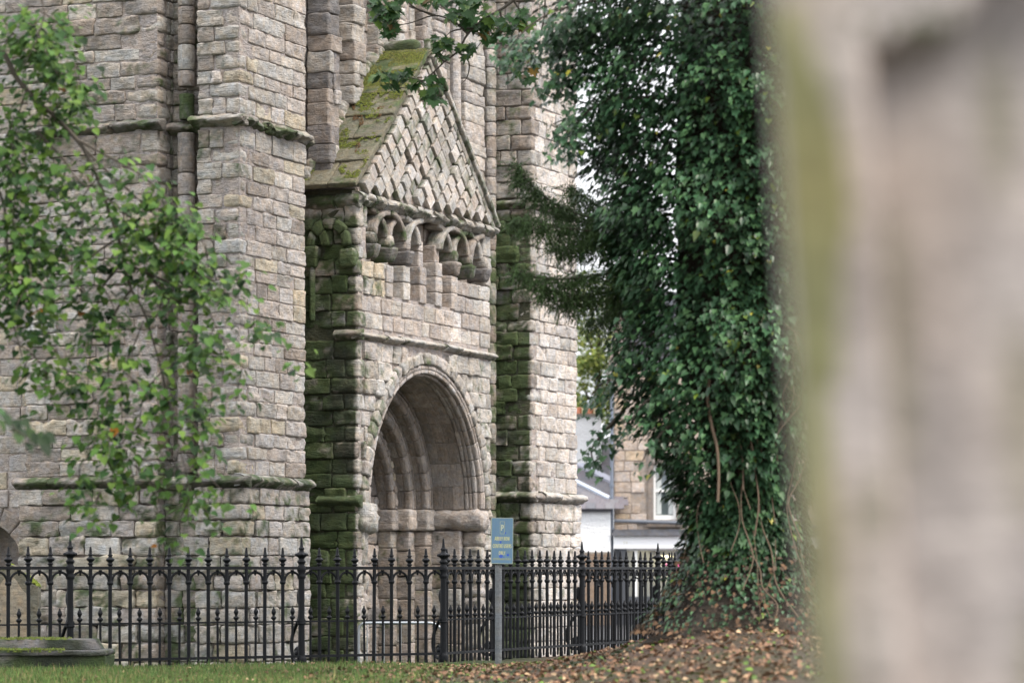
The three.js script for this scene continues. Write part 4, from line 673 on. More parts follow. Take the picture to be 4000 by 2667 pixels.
// ---------------------------------------------------------------- the ivy-clad yew on the mound
{
  const D = TREE.d, o = new THREE.Vector3(TREE.x, groundY(TREE.x, D) - .03, -D), T = thing('ivy_clad_yew', 'thick old yew trunk smothered in dark glossy ivy on the mound', 'tree', o.toArray());
  const q = (x, y, dz = 0) => at(x, y, D + dz).sub(o), V = (x, y, z) => new THREE.Vector3(x, y, z);
  // trunk with flutes and flared foot
  { const P = [], U = [], I = [], n = 40, rows = 60; for (let j = 0; j <= rows; j++) for (let i = 0; i <= n; i++) { const a = i / n * Math.PI * 2, y = -.2 + j / rows * 7.4, r = (.27 + .27 * sstep(1.0, 2.4, y) + .5 * Math.exp(-(y + .05) * 2.3)) * (1 + .1 * Math.sin(a * 7 + y * .3) + .12 * nz(Math.cos(a) * 2, y * 1.2, Math.sin(a) * 2)); P.push(Math.sin(a) * r, y, Math.cos(a) * r); U.push(a * .5, y); } for (let j = 0; j < rows; j++) for (let i = 0; i < n; i++) { const v = j * (n + 1) + i; I.push(v, v + 1, v + n + 1, v + 1, v + n + 2, v + n + 1); } part('trunk', geoFrom(P, null, U, null, I), barkM, T); }
  const trunkR = (y) => .27 + .24 * sstep(1.0, 2.4, y) + .5 * Math.exp(-(y + .05) * 2.3);
  const RL = [[0, .98], [.3, .74], [.66, .48], [.97, .52], [1.39, .8], [1.7, .98], [2.0, 1.1], [2.6, 1.1], [3.0, 1.16], [3.4, 1.24], [3.8, 1.28], [4.3, 1.4], [4.9, 1.5], [5.6, 1.6]];
  const reach = (y) => { let i = 0; while (i < RL.length - 2 && RL[i + 1][0] < y) i++; return lerp(RL[i][1], RL[i + 1][1], clamp((y - RL[i][0]) / (RL[i + 1][0] - RL[i][0]), 0, 1)); };
  const stemM = std({ color: rgb(.15, .105, .07), roughness: .8 });
  for (let k = 0; k < 80; k++) {                                     // ivy stems climbing the trunk
    let a = rnd() < .75 ? rr(-.2, 1.7) : rr(-1.6, 0), y = rr(-.1, 4.6); const pts = [], L = Math.floor(rr(4, 9)), off = rr(.0, .12); for (let i = 0; i < L; i++) { const r = .36 + off + (reach(y) * .72 - .4) * sstep(1, 2, y) * sstep(-.4, .5, a) + .42 * Math.exp(-y * 2.3) + rr(-.03, .05); pts.push(V(Math.sin(a) * r, y, Math.cos(a) * r)); a += rr(-.22, .22); y += rr(.12, .34); }
    const r = pick([.003, .004, .005, .007]); part('ivy_stem', limb(pts, r, r * .6, L * 4, 5), stemM, T);
  }
  part('ivy_stem', limb([[2770, 1480], [2765, 1560], [2780, 1660], [2800, 1740], [2808, 1850], [2805, 1960]].map(([x, y]) => q(x, y, -.62)), .016, .012, 30, 6), stemM, T);
  const leaves = [], COL = () => { const k = rnd(), v = rr(.6, 1.5); return k < .003 ? [.3 * v, .28 * v, .05] : k < .02 ? [.1 * v, .15 * v, .03] : k < .35 ? [.062 * v, .128 * v, .052 * v] : [.035 * v, .082 * v, .038 * v]; };
  const put = (p, out, s, c = COL()) => leaves.push({ shape: rnd() < .6 ? 'ivy' : 'ivyLong', m: leafMatrix(p, s, out, rr(.4, 1.3), .75), col: c, show: showing(p.clone().add(o), s) });
  // ivy cover: close on the lower trunk, a deep overhanging mass above
  for (let i = 0; i < 44000; i++) {
    const a = rr(-2.3, 2.1), y = Math.pow(rnd(), .82) * 5.75, cl = fbm(a * 2.4, y * 1.7, 4) + .4 * nz(a * 7, y * 5, 9);
    if ((cl < -.34 + .22 * sstep(.2, 1.2, a) && rnd() < .85) || (rnd() < .5 * sstep(.8, .2, y))) continue;
    const full = reach(y) * lerp(.74, 1, sstep(.2, -1.2, a)) * (1 + .5 * cl), inner = trunkR(y) * 1.12, r = lerp(Math.min(inner + .02, Math.max(full, inner + .06)), Math.max(full, inner + .07), Math.pow(rnd(), y < 1 ? .5 : .42));
    put(V(Math.sin(a) * r, y + rr(-.02, .05), Math.cos(a) * r * .9), V(Math.sin(a), 0, Math.cos(a)), y < .6 ? rr(.026, .052) : rr(.03, .06) + (rnd() < .3 ? rr(.0, .045) : 0), COL().map((c) => c * (.62 + .75 * sstep(-.3, .5, fbm(a * 3 + 5, y * 2.2, 2) + .3 * nz(a * 11, y * 9, 1)))));
  }
  // loose sprays reaching to the left, on boughs of their own
  const sprays = [
    [[2700, -60], [2450, -20], [2250, 20], [2130, 60], [2010, 160], [1975, 210]], [[2700, 120], [2450, 100], [2300, 110], [2180, 150], [2080, 190]], [[2700, 260], [2480, 230], [2320, 240], [2200, 270], [2140, 330]], [[2720, 400], [2500, 380], [2350, 400], [2260, 470], [2180, 560]],
    [[2720, 560], [2520, 520], [2420, 560], [2330, 640]], [[2720, 700], [2560, 690], [2450, 740], [2380, 820]], [[2720, 860], [2600, 840], [2500, 880], [2440, 960]], [[2720, 1040], [2600, 1010], [2500, 1050], [2420, 1120]], [[2740, 1180], [2600, 1160], [2500, 1190], [2430, 1260]],
    [[2740, 1320], [2600, 1290], [2500, 1330], [2420, 1420]], [[2740, 1450], [2600, 1420], [2450, 1450], [2350, 1500], [2300, 1560]], [[2740, 1560], [2620, 1540], [2520, 1570], [2470, 1640]], [[2440, 1600], [2350, 1700], [2310, 1760], [2330, 1830]], [[2740, 1660], [2640, 1650], [2560, 1720], [2510, 1800]], [[2760, 40], [2600, 20], [2500, 60], [2400, 50]],
  ];
  for (const [si, t] of sprays.entries()) {
    const dz = rr(-.5, .35), thin = t[0][1] > 1400 ? .0052 : t[0][1] > 950 ? .0034 : .0018, pts = t.map(([x, y], i) => q(x, y, dz)), c = curve(pts), L = c.getLength(); part('bough', limb(pts, .02, .004, 20, 5), twigM, T);
    for (let k = 0; k < L / thin; k++) { const u = Math.pow(rnd(), .8), p = c.getPointAt(u), e = Math.sqrt(rnd()) * lerp(thin > .003 ? .17 : .3, thin > .003 ? .08 : .13, u), a = rr(0, 6.28); p.x += Math.cos(a) * e; p.y += Math.sin(a) * e * .8 - rr(0, .16); p.z += rr(-.3, .3); if (fbm(p.x * 3.2, p.y * 3.2, 7 + p.z * 2) < -.13) continue; put(p, V(rr(-1, .3), 0, rr(.1, 1)).normalize(), rr(.04, .082)); }
  }
  foliage(T, ivyLeafM, leaves, 300);
  // litter and low ivy on the flare of the foot
  const ds = new Leaves(); for (let i = 0; i < 900; i++) { const a = rr(-2.2, 2.2), y = Math.pow(rnd(), 2.4) * .7, r = .36 + .52 * Math.exp(-y * 2.3) + rr(0, .1), v = rr(.6, 1.5); ds.add(SHAPE.dead, leafMatrix(V(Math.sin(a) * r, y, Math.cos(a) * r), rr(.022, .055), V(Math.sin(a), 0, Math.cos(a)), rr(0, 1), 1.3), rnd() < .35 ? [.13 * v, .075 * v, .042 * v] : [.075 * v, .052 * v, .036 * v]); } part('caught_litter', ds.geo(), mossM, T, 'stuff');
  // yew boughs with needles
  const boughs = [[[2560, 780], [2400, 850], [2240, 830], [2130, 770], [2040, 680], [2020, 630]], [[2600, 860], [2450, 900], [2300, 900], [2150, 880], [2060, 860], [1995, 880]], [[2560, 1000], [2420, 1060], [2300, 1080], [2180, 1090], [2080, 1080], [2015, 1050]], [[2560, 1040], [2450, 1120], [2330, 1150], [2230, 1170], [2160, 1140], [2110, 1130]], [[2480, 700], [2380, 640], [2290, 590], [2200, 570]], [[2520, 640], [2400, 540], [2290, 490], [2200, 470], [2150, 490]], [[2480, 480], [2380, 420], [2280, 400], [2220, 380]], [[2560, 1100], [2440, 1180], [2380, 1230], [2300, 1260]], [[2450, 900], [2330, 930], [2250, 960], [2160, 960]], [[2400, 850], [2300, 780], [2220, 720]]];
  const nd = new Leaves(), needle = { v: [[-.13, 0, 0], [.13, 0, 0], [.1, .7, 0], [0, 1, 0], [-.1, .7, 0]], i: [0, 1, 2, 0, 2, 4, 4, 2, 3] };
  boughs.forEach((t, bi) => {
    const dz = bi < 4 ? rr(.2, .9) : rr(.9, 1.4), pts = t.map(([x, y]) => q(x, y, dz)), c = curve(pts), L = c.getLength(), lean = bi >= 4 && bi < 7; part('bough', limb(pts, .02, .004, 24, 5), twigM, T);
    for (let k = 0; k < L / (lean ? .012 : .0021); k++) {
      const u = rnd(), p = c.getPointAt(u), len = lean ? rr(.05, .14) : rr(.1, .3) * (1.2 - .5 * u), dir = V(rr(-.7, .3), lean ? rr(-.8, .5) : rr(-1.1, .1), rr(-.5, .5)).normalize(), a = p.clone().add(V(rr(-.03, .03), rr(-.05, .05), rr(-.1, .1))), nn = Math.floor(len / .009), v = rr(.55, 1.5);
      for (let i = 0; i < nn; i++) { const s = a.clone().addScaledVector(dir, len * i / nn), w = V(dir.x + rr(-1, 1), dir.y + rr(-.9, .6), dir.z + rr(-1, 1)).normalize(), x = V(rr(-1, 1), rr(-1, 1), rr(-1, 1)).cross(w).normalize(), z = V(0, 0, 0).crossVectors(x, w), l = rr(.018, .032); nd.add(needle, new THREE.Matrix4().makeBasis(x, w, z).scale(V(l, l, l)).setPosition(s), [.052 * v, .095 * v, .027 * v]); }
    }
  });
  crown(T, std({ vertexColors: true, roughness: .8, side: THREE.DoubleSide }), 'ivyLong', o, [1.2, 10.5, -1.5], [2.6, 2.4, 3], 18, [.03, .058, .02]);
  part('yew_needles', nd.geo(), std({ vertexColors: true, roughness: .7, side: THREE.DoubleSide }), T, 'stuff');
}
// ---------------------------------------------------------------- grass and fallen leaves
{
  const blade = new THREE.BufferGeometry(); blade.setAttribute('position', new THREE.Float32BufferAttribute([-.03, 0, 0, .03, 0, 0, -.022, .5, .06, .022, .5, .06, 0, 1, .22], 3)); blade.setIndex([0, 1, 2, 1, 3, 2, 2, 3, 4]); blade.computeVertexNormals();
  const spots = []; let tries = 0;
  while (spots.length < 60000 && tries++ < 400000) {
    const d = 19.5 + 15 * Math.pow(rnd(), 1.4), x = rr(-.172, .172) * d; const bare = fbm(x * .9 + 3, 0, d * .9) + 1.15 * sstep(-2.8, .8, x) - .5 + (Math.hypot(x - TREE.x, d - TREE.d) < 1.6 ? 1 : 0);
    if (bare + .25 * fbm(x * 2.5, 9, d * 2.5) > rr(-.3, .3) || x > .11 * d) continue; const pd = d - POST.d, px = x - POST.x; if ((pd - px * (AD[1] / AD[0])) > .2) continue; spots.push([x, d]);
  }
  const G = new THREE.InstancedMesh(blade, std({ color: 0xffffff, roughness: .8, side: THREE.DoubleSide }), spots.length), M = new THREE.Object3D(), c = new THREE.Color();
  spots.forEach(([x, d], i) => { M.position.set(x, groundY(x, d) - .005, -d); M.rotation.set(rr(-.35, .35), rr(0, 6.3), rr(-.35, .35)); const h = rr(.025, .07) * (rnd() < .06 ? 1.8 : 1); M.scale.set(rr(.12, .2), h, h); M.updateMatrix(); G.setMatrixAt(i, M.matrix); const v = rr(.7, 1.4), k = rnd(); G.setColorAt(i, k < .2 ? c.setRGB(.2 * v, .17 * v, .07 * v) : k < .6 ? c.setRGB(.075 * v, .14 * v, .03 * v) : c.setRGB(.1 * v, .155 * v, .035 * v)); });
  G.name = 'grass'; scene.add(tag(G, 'short green lawn grass in front of the railing', 'grass', null, 'stuff')); G.castShadow = G.receiveShadow = true;
  const one = new Leaves(); one.add(SHAPE.dead, new THREE.Matrix4().makeTranslation(0, -.5, 0), [1, 1, 1]); const lg = one.geo(); lg.rotateX(-Math.PI / 2);
  const ls = []; tries = 0; while (ls.length < 11500 && tries++ < 200000) { const d = 19.5 + 15 * Math.pow(rnd(), 1.2), x = rr(-.172, .14) * d, k = .14 + .86 * sstep(-3.8, .7, x + .8 * nz(x * 1.3, 4, d * 1.3)); if (rnd() > k) continue; if ((d - POST.d - (x - POST.x) * (AD[1] / AD[0])) > .1) continue; ls.push([x, d]); }
  const F = new THREE.InstancedMesh(lg, std({ color: 0xffffff, roughness: .75, side: THREE.DoubleSide }), ls.length);
  ls.forEach(([x, d], i) => { M.position.set(x, groundY(x, d) + rr(.006, .03), -d); M.rotation.set(rr(-.6, .6), rr(0, 6.3), rr(-.6, .6)); const s = rr(.017, .052); M.scale.set(s, s, s * rr(.8, 1.2)); M.updateMatrix(); F.setMatrixAt(i, M.matrix); const v = rr(.6, 1.4), k = rnd(); F.setColorAt(i, k < .14 ? c.setRGB(.38 * v, .26 * v, .15 * v) : k < .36 ? c.setRGB(.22 * v, .125 * v, .068 * v) : k < .49 ? c.setRGB(.1 * v, .17 * v, .03) : c.setRGB(.17 * v, .09 * v, .05 * v)); });
  F.name = 'fallen_leaves'; scene.add(tag(F, 'brown fallen leaves strewn over the mound and grass', 'leaves', null, 'stuff')); F.castShadow = F.receiveShadow = true;
}
// ================================================================ THE STREET BEYOND
{
  const D = 80, S = FOCAL / D, y0 = -.35, X = (px) => (px - CX) / S, Y = (py) => EYE + (HORIZON - py) / S;
  const bx = (x0, x1, ya, yb, z0, z1) => boxGeo([Math.min(x0, x1), Math.min(ya, yb), z0], [Math.max(x0, x1), Math.max(ya, yb), z1]);
  // ---- sandstone shop
  const sh = thing('stone_shop', 'pinkish sandstone building with a white shop fascia reading Charity beyond the railing', 'building', [X(2398), y0, -D], -.04);
  const lx = (px) => X(px) - X(2398), ly = (py) => Y(py) - y0;
  const paint = std({ color: rgb(.82, .82, .8), roughness: .5 }), lead = std({ color: rgb(.13, .145, .17), roughness: .6 }), dark = std({ color: rgb(.06, .065, .075), roughness: .6 });
  const wall = part('wall', mergeGeometries([bx(0, lx(2550), ly(2090), ly(1450), -8, -.02), bx(lx(2550), lx(2645), ly(1800), ly(1450), -8, -.02), bx(lx(2550), lx(2645), ly(2090), ly(2040), -8, -.02), bx(lx(2645), lx(3600), ly(2090), ly(1450), -8, -.02), bx(lx(2550), lx(2645), ly(2045), ly(1795), -8, -.25)]), std({ color: rgb(.72, .6, .5), map: stoneMap }), sh);
  const tints = [[1.15, .93, .76], [1.2, 1.0, .84], [1.1, .9, .74], [1.22, .96, .7], [1.15, .98, .86]];
  for (let py = 2088; py > 1452; py -= 41) for (let px = 2400 + (py % 2 ? 0 : -12), n = 0; px < 2830;) { const w = 34 + 46 * rnd(), x0 = Math.max(2399, px), x1 = Math.min(2840, px + w), top = Math.max(1452, py - 41), t = pick(tints), k = rr(.85, 1.08); px += w; if (x1 - x0 < 10) continue; if (x1 > 2530 && x0 < 2662 && py > 1800 && top < 2062) continue; const m = block(wall, 'ashlar_block', [lx(x0) + .012, ly(py) + .012, -.12], [lx(x1) - .012, ly(top) - .012, rr(.0, .012)], { r: .012, amp: .006, seg: .2, skip: ['-z'], color: (p) => t.map((v) => v * k * (1 + .1 * nz(p[0] * 4, p[1] * 4, 2))) }); }
  for (const [a, b] of [[2532, 2552], [2643, 2660]]) part('window_margin', bx(lx(a), lx(b), ly(2062), ly(1795), -.2, .03), std({ color: rgb(.5, .42, .36), map: stoneMap }), sh);
  part('lintel', bx(lx(2532), lx(2660), ly(1813), ly(1780), -.2, .032), std({ color: rgb(.62, .52, .45), map: stoneMap }), sh);
  const win = part('window', mergeGeometries([bx(lx(2553), lx(2563), ly(2030), ly(1813), -.17, -.08), bx(lx(2630), lx(2643), ly(2030), ly(1813), -.17, -.08), bx(lx(2563), lx(2630), ly(1824), ly(1813), -.17, -.08), bx(lx(2563), lx(2630), ly(2030), ly(2012), -.17, -.08), bx(lx(2563), lx(2630), ly(1921), ly(1912), -.165, -.085)]), paint, sh);
  part('pane', bx(lx(2563), lx(2630), ly(1912), ly(1824), -.15, -.145), std({ color: rgb(.2, .23, .25), roughness: .08 }), win); part('pane', bx(lx(2563), lx(2630), ly(2012), ly(1921), -.15, -.145), std({ color: rgb(.08, .1, .1), roughness: .08 }), win);
  for (const [a, b] of [[2566, 2584], [2612, 2629]]) part('curtain', bx(lx(a), lx(b), ly(2008), ly(1828), -.14, -.135), std({ color: rgb(.5, .53, .52) }), win);
  part('sill', bx(lx(2530), lx(2662), ly(2058), ly(2030), -.2, .12), std({ color: rgb(.42, .35, .3), map: stoneMap }), sh);
  part('cornice', mergeGeometries([bx(-.05, lx(3400), ly(2093), ly(2080), -.1, .42), bx(-.02, lx(3400), ly(2080), ly(2068), -.1, .25)]), std({ color: rgb(.3, .3, .32), map: stoneMap }), sh);
  part('gutter', (() => { const g = new THREE.CylinderGeometry(.05, .05, 14, 10); g.rotateZ(Math.PI / 2 - .03); g.translate(7, ly(2066), .3); return g; })(), lead, sh);
  const fa = part('fascia', bx(0, lx(3400), ly(2143), ly(2094), -.1, .3), paint, sh);
  { const cv = document.createElement('canvas'); cv.width = 1024; cv.height = 128; const c = cv.getContext('2d'); c.fillStyle = '#f2f3f4'; c.fillRect(0, 0, 1024, 128); c.fillStyle = '#d9d6c4'; c.font = 'bold 44px sans-serif'; c.fillText('11', 94, 84); c.fillStyle = '#17605f'; c.font = '92px sans-serif'; c.fillText('Charity', 670, 92, 205); const t = new THREE.CanvasTexture(cv); t.colorSpace = THREE.SRGBColorSpace; const g = new THREE.PlaneGeometry(lx(2790), ly(2095) - ly(2142)); g.translate(lx(2790) / 2, (ly(2095) + ly(2142)) / 2, .304); part('fascia_lettering', g, std({ map: t, roughness: .5 }), fa); }
  const shop = part('shop_front', mergeGeometries([bx(0, lx(2420), 0, ly(2143), -.1, .2), bx(lx(2420), lx(2448), 0, ly(2143), -.1, .26), bx(lx(2640), lx(2668), 0, ly(2143), -.1, .26), bx(lx(2448), lx(2640), 0, ly(2330), -.1, .2), bx(lx(2668), lx(3400), 0, ly(2143), -.1, .15)]), dark, sh); part('back_wall', bx(0, lx(2700), 0, ly(2143), -4, -3.9), dark, sh);
  part('shop_frame', mergeGeometries([bx(lx(2478), lx(2490), ly(2330), ly(2143), .1, .2), bx(lx(2563), lx(2572), ly(2330), ly(2143), .1, .2), bx(lx(2448), lx(2640), ly(2150), ly(2143), .1, .2)]), paint, shop);
  part('shop_pane', bx(lx(2448), lx(2640), ly(2330), ly(2150), .14, .145), new THREE.MeshPhysicalMaterial({ color: rgb(.9, .92, .92), transmission: .9, roughness: .05, thickness: 0 }), shop);
  part('display_wall', bx(lx(2448), lx(2640), ly(2330), ly(2150), -1.6, -1.5), std({ color: rgb(.5, .49, .46) }), shop);
  const lamp = part('strip_light', bx(lx(2582), lx(2630), ly(2176), ly(2169), -1.2, -1.1), std({ color: rgb(.9, .85, .6), emissive: rgb(1, .9, .6), emissiveIntensity: 1.2 }), shop);
  const pl = new THREE.PointLight(0xfff0c8, .8); pl.position.set(lx(2606), ly(2182), -.9); sh.add(pl);
  // steep gable skew at the corner
  { const s = new THREE.Shape(); s.moveTo(lx(2374), ly(1450)); s.lineTo(lx(2416), ly(1450)); s.lineTo(lx(2475), ly(1130)); s.lineTo(lx(2428), ly(1130)); s.closePath(); part('gable_skew', metreUV(new THREE.ExtrudeGeometry(s, { depth: 1.2, bevelEnabled: false }).translate(0, 0, -1.2)), std({ color: rgb(.78, .62, .56), map: stoneMap, bumpMap: stoneBump, bumpScale: .02 }), sh); const r = new THREE.Shape(); r.moveTo(lx(2414), ly(1450)); r.lineTo(lx(3400), ly(1450)); r.lineTo(lx(3400), ly(1130)); r.lineTo(lx(2474), ly(1130)); r.closePath(); part('roof', metreUV(new THREE.ExtrudeGeometry(r, { depth: .3, bevelEnabled: false }).translate(0, 0, -1.1)), std({ color: rgb(.22, .23, .26), map: stoneMap, roughness: .5 }), sh); part('skew_stone', bx(lx(2372), lx(2412), ly(1492), ly(1462), -.6, .1), std({ color: rgb(.42, .33, .26), map: stoneMap }), sh); part('skew_stone', bx(lx(2370), lx(2416), ly(1462), ly(1448), -.6, .14), std({ color: rgb(.6, .58, .54), map: stoneMap }), sh); }
  const dp = part('downpipe', mergeGeometries([new THREE.CylinderGeometry(.045, .045, ly(1490), 10).translate(-.05, ly(1490) / 2, .1), ...[1640, 1712, 1896, 2068, 2120].map((p) => new THREE.CylinderGeometry(.065, .065, .07, 10).translate(-.05, ly(p), .1))]), std({ color: rgb(.17, .2, .25), roughness: .5 }), sh);

  // ---- white harled house
  const dz = -.35, D2 = D + dz, S2 = FOCAL / D2, X2 = (px) => (px - CX) / S2, h = thing('white_house', 'white harled house with slate roof and pots on its white chimney', 'house', [X2(2235), y0, -D2]);
  const wx = (px) => X2(px) - X2(2235), wy = (py) => EYE + (HORIZON - py) / S2 - y0, harl = std({ color: rgb(.88, .89, .9), bumpMap: stoneBump, bumpScale: .02, roughness: 1 });
  part('wall', bx(wx(2000), wx(2386), 0, wy(1985), -7, 0), harl, h); part('wall_band', bx(wx(2000), wx(2386), wy(2162), wy(2156), -.1, .04), std({ color: rgb(.5, .44, .36), map: stoneMap }), h); part('shop_base', bx(wx(2000), wx(2386), 0, wy(2163), -.1, .05), std({ color: rgb(.5, .36, .26), map: stoneMap }), h);
  { // roof of slates laid in rows
    const run = 3.4, rise = wy(1690) - wy(1985), L = Math.hypot(run, rise), ang = Math.atan2(rise, run), rf = part('roof', (() => { const g = new THREE.BoxGeometry(wx(2386) - wx(2000), .1, L); g.translate(0, -.06, 0); return metreUV(g); })(), std({ color: rgb(.28, .28, .31), map: stoneMap }), h);
    rf.position.set((wx(2386) + wx(2000)) / 2, wy(1985) + rise / 2, -run / 2 + .15); rf.rotation.x = ang;
    const sg = new THREE.BoxGeometry(.235, .016, .3), sm = [[.3, .29, .32], [.25, .25, .28], [.34, .325, .35], [.3, .27, .3]].map((c) => std({ color: rgb(...c), roughness: .55, map: stoneMap }));
    const rows = Math.floor(L / .2), hw = (wx(2386) - wx(2235)); for (let j = 0; j < rows; j++) for (let i = -1; i < 6; i++) { const x = wx(2235) - rf.position.x + i * .245 + (j % 2) * .12; const m = part('slate', sg, pick(sm), rf); m.position.set(x, .012 + rr(0, .006), L / 2 - .1 - j * .2); m.rotation.x = .05; }
    for (const [a, b, wd, col] of [[.15, 1.2, .09, [.62, .68, .78]], [-.55, .9, .2, [.42, .43, .5]]]) { const m = part('lead_valley', new THREE.BoxGeometry(wd, .07, a < 0 ? 1.9 : 1.55), std({ color: rgb(...col), roughness: .45 }), rf); m.position.set(wx(2320) - rf.position.x + (a < 0 ? -.1 : -.14), .06, L * (a < 0 ? -.02 : .24)); m.rotation.y = .75; }
  }
  const ch = part('chimney', bx(wx(2200), wx(2357), wy(1800), wy(1612), -2.7, -1.8), harl, h); part('chimney_cap', bx(wx(2198), wx(2362), wy(1612), wy(1602), -2.75, -1.72), std({ color: rgb(.45, .4, .32), map: stoneMap }), ch);
  for (const [p, hh, c] of [[2268, 28, [.62, .24, .14]], [2290, 26, [.6, .5, .32]], [2313, 28, [.58, .22, .13]], [2338, 26, [.62, .52, .34]]]) part('chimney_pot', lathe([[.07, 0], [.075, hh / S2 * .8], [.085, hh / S2 * .85], [.085, hh / S2], [.06, hh / S2]], 12).translate(wx(p), wy(1602), -2.25), std({ color: rgb(...c), roughness: .8 }), ch);
  part('chimney_cowl', lathe([[.055, 0], [.055, .14], [.075, .16], [.02, .2], [0, .2]], 12).translate(wx(2310), wy(1574), -2.25), galvM, ch);

  // hanging basket of flowers by the shop
  const fb = thing('flower_basket', 'hanging basket of pink flowers at the shop front', 'flower basket', [X(2640), Y(2222), -D + 1.2]); part('basket', new THREE.SphereGeometry(.26, 14, 8, 0, 6.3, 1.57, 1.57), twigM, fb); part('bracket', new THREE.CylinderGeometry(.012, .012, 1.4, 6).rotateX(Math.PI / 2).translate(0, .48, -.6), ironM, fb); part('chain', new THREE.CylinderGeometry(.006, .006, .5, 5).translate(0, .24, 0), ironM, fb);
  const fl = new Leaves(); for (let i = 0; i < 420; i++) { const a = rr(0, 6.3), e = Math.sqrt(rnd()) * .3, k = rnd(); fl.add(SHAPE.tri, leafMatrix(new THREE.Vector3(Math.cos(a) * e, rr(-.16, .16), Math.sin(a) * e), rr(.04, .08), new THREE.Vector3(Math.cos(a), 0, Math.sin(a)), .4, 1.2), k < .4 ? [.75, .06, .3] : k < .5 ? [.35, .08, .5] : [.06, .16, .04]); } part('flowers', fl.geo(), mossM, fb, 'stuff');
  structure('street', bx(-120, 120, -.36, -.335, -200, -48.5).translate(0, 0, 0), std({ color: rgb(.09, .09, .095), map: stoneMap }));

  // ---- pale green tree behind the roofs
  const FD = 118, o = at(2330, 2300, FD); o.y = y0; const T = thing('street_tree', 'pale green broadleaf tree standing behind the white house', 'tree', o.toArray()), q = (x, y, dz = 0) => at(x, y, FD + dz).sub(o);
  part('trunk', limb([new THREE.Vector3(0, -.3, 0), q(2330, 1900), q(2335, 1600), q(2340, 1300)], .28, .08, 16, 8), barkM, T);
  for (const t of [[[2333, 1650], [2300, 1560], [2270, 1480]], [[2335, 1600], [2380, 1480], [2420, 1380]], [[2338, 1420], [2300, 1330], [2270, 1260]], [[2338, 1400], [2400, 1280], [2450, 1190]], [[2334, 1620], [2420, 1560], [2480, 1500]]]) part('limb', limb(t.map(([x, y]) => q(x, y)), .09, .02, 12, 6), barkM, T);
  const lv = new Leaves(), cl = []; for (let i = 0; i < 60; i++) cl.push([rr(2235, 2560), rr(1080, 1680), rr(-2.5, 2.5)]);
  for (const [x, y, z] of [...cl, [2290, 1420, 0], [2330, 1360, 0], [2350, 1450, 0], [2300, 1500, 0], [2400, 1180, 0], [2430, 1120, 0], [2340, 1560, 0]]) for (let i = 0; i < 130; i++) { const a = rr(0, 6.3), e = Math.cbrt(rnd()) * .62, b = Math.acos(rr(-1, 1)), p = q(x, y, z), v = rr(.7, 1.35); p.x += Math.sin(b) * Math.cos(a) * e; p.y += Math.cos(b) * e * .7; p.z += Math.sin(b) * Math.sin(a) * e; lv.add(SHAPE.tri, leafMatrix(p, rr(.08, .17), new THREE.Vector3(Math.cos(a), 0, Math.sin(a)), .5, 1.2), rnd() < .4 ? [.27 * v, .3 * v, .07 * v] : [.15 * v, .21 * v, .05 * v]); }
  part('crown', lv.geo(), farLeafM, T, 'stuff');
  const B = thing('round_bush', 'dark rounded tree top just left of the chimney pots', 'tree', at(2258, 1700, 140).setY(y0).toArray()); part('trunk', limb([new THREE.Vector3(0, -.2, 0), new THREE.Vector3(0, 6.6, 0)], .2, .1, 6, 7), barkM, B);
  const bl = new Leaves(), b0 = at(2258, 1590, 140).y - y0; for (let i = 0; i < 900; i++) { const a = rr(0, 6.3), b = Math.acos(rr(-1, 1)), e = rr(.5, .9), v = rr(.7, 1.3); bl.add(SHAPE.tri, leafMatrix(new THREE.Vector3(Math.sin(b) * Math.cos(a) * e, b0 + Math.cos(b) * e * .7, Math.sin(b) * Math.sin(a) * e), rr(.1, .2), new THREE.Vector3(Math.cos(a), 0, Math.sin(a)), .5, 1), [.04 * v, .075 * v, .03 * v]); } part('crown', bl.geo(), farLeafM, B, 'stuff');
}

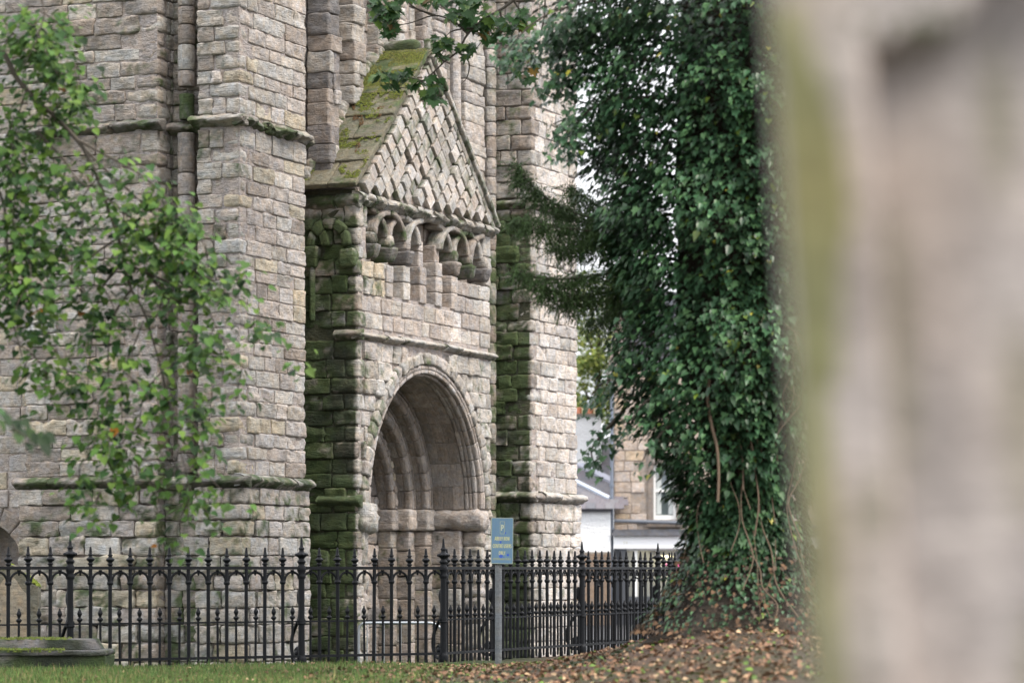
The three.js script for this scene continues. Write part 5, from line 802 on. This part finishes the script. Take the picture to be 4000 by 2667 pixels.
// ================================================================ THE NEAR GRAVESTONE
{
  const d = 3.1, lean = .066, G = thing('gravestone', 'tall weathered gravestone with a sunken panel, close by and out of focus', 'gravestone', [.65 + 1.35 * lean, 0, -d - .02], .06); G.rotation.z = lean;
  const w = (px) => px / FOCAL * d, lx = (px) => w(px - CX) - .62, Y = (py) => EYE + w(HORIZON - py);
  const L = lx(3075), top = 2.05, R = .5, f = new THREE.Shape();
  f.moveTo(L, -.15); f.lineTo(R, -.15); f.lineTo(R, top - .1); f.quadraticCurveTo(R * .4, top + .12, 0, top + .1); f.quadraticCurveTo(L * .6, top + .1, L, top - .12); f.closePath();
  const pl = L + w(215), pt = Y(60), hole = new THREE.Path(); hole.moveTo(pl, .3); hole.lineTo(R - .05, .3); hole.lineTo(R - .05, pt + .14); hole.quadraticCurveTo(pl + w(700), pt + .16, pl + w(480), pt + w(260)); hole.quadraticCurveTo(pl + w(440), pt + w(60), pl + w(300), pt + w(40)); hole.lineTo(pl, pt); hole.closePath(); f.holes.push(hole);
  const n4 = tileNoise(5, 41), n5 = tileNoise(11, 42), n6 = tileNoise(40, 43);
  const gm = tex(512, (u, v) => { const k = .67 + .1 * (n4(u * 1.0, v * .5) - .5) + .12 * (n5(u, v) - .5) + .12 * (n6(u, v) - .5), m = sstep(.6, .78, n5(u * .9 + .3, v * .35) * .6 + n4(u + .2, v * .6) * .4), h = (n4(v, u) - .5) * .06; return mixc([k * (1.055 + h), k * 1.0, k * (.96 - h)], [.5, .49, .4], m * .5); }, true);
  const sm = std({ color: rgb(.68, .67, .67), map: gm, bumpMap: stoneBump, bumpScale: .004 }), mm = std({ color: rgb(.38, .42, .22), map: gm, roughness: 1 });
  const uvS = (g, k) => { const u = g.attributes.uv; for (let i = 0; i < u.count; i++) u.setXY(i, u.getX(i) * k, u.getY(i) * k); return g; };
  part('slab', uvS(metreUV(new THREE.ExtrudeGeometry(f, { depth: .09, bevelEnabled: true, bevelSize: .016, bevelThickness: .016, bevelSegments: 3 }).translate(0, 0, -.09)), 1.7), sm, G);
  part('panel', uvS(boxGeo([L + .01, -.12, -.16], [R - .01, top - .02, -.06]), 1.7), sm, G);
  // moss along the near edge, a wider tongue of it high on the margin, and dark moss cushions that paint in the shadow under the panel head
  const edge = (x0, x1, y0, y1, wob) => { const e = new THREE.Shape(); e.moveTo(x0, y0); for (let i = 0; i <= 40; i++) { const t = i / 40; e.lineTo(wob > .008 ? x0 + .004 + (x1 - x0) * Math.sin(Math.PI * Math.min(1, .08 + t ** 1.6)) * (.8 + .4 * nz(t * 5, 2, 1)) : x1 + wob * nz(t * 9, 2, x1 * 9), lerp(y0, y1, t)); } e.lineTo(x0, y1); e.closePath(); return e; };
  for (const [x0, x1, y0, y1, wob, dz] of [[L - .02, L + w(2), .2, Y(-60), .006, 0], [L + w(10), L + w(150), Y(1400), Y(60), .01, .0018]]) part('moss', uvS(metreUV(new THREE.ExtrudeGeometry(edge(x0, x1, y0, y1, wob), { depth: .02, bevelEnabled: true, bevelSize: .003, bevelThickness: .003, bevelSegments: 2 }).translate(0, 0, -.004 + dz)), 1.7), mm, G);
  const head = []; for (let i = 0; i < 110; i++) { const t = rnd(), x = pl + w(8 + t * 420), y = pt + w(30) * t + w(60) * sstep(.8, 1, t) + rr(-.006, .014), q = new THREE.SphereGeometry(rr(.006, .013), 7, 5); q.translate(x, y, rr(-.05, .012)); head.push(q); } part('moss', mergeGeometries(head), std({ color: rgb(.06, .075, .03), roughness: 1 }), G, 'stuff');  // the dark moss colour also carries the shadow of the panel head
}
renderer.render(scene, camera);
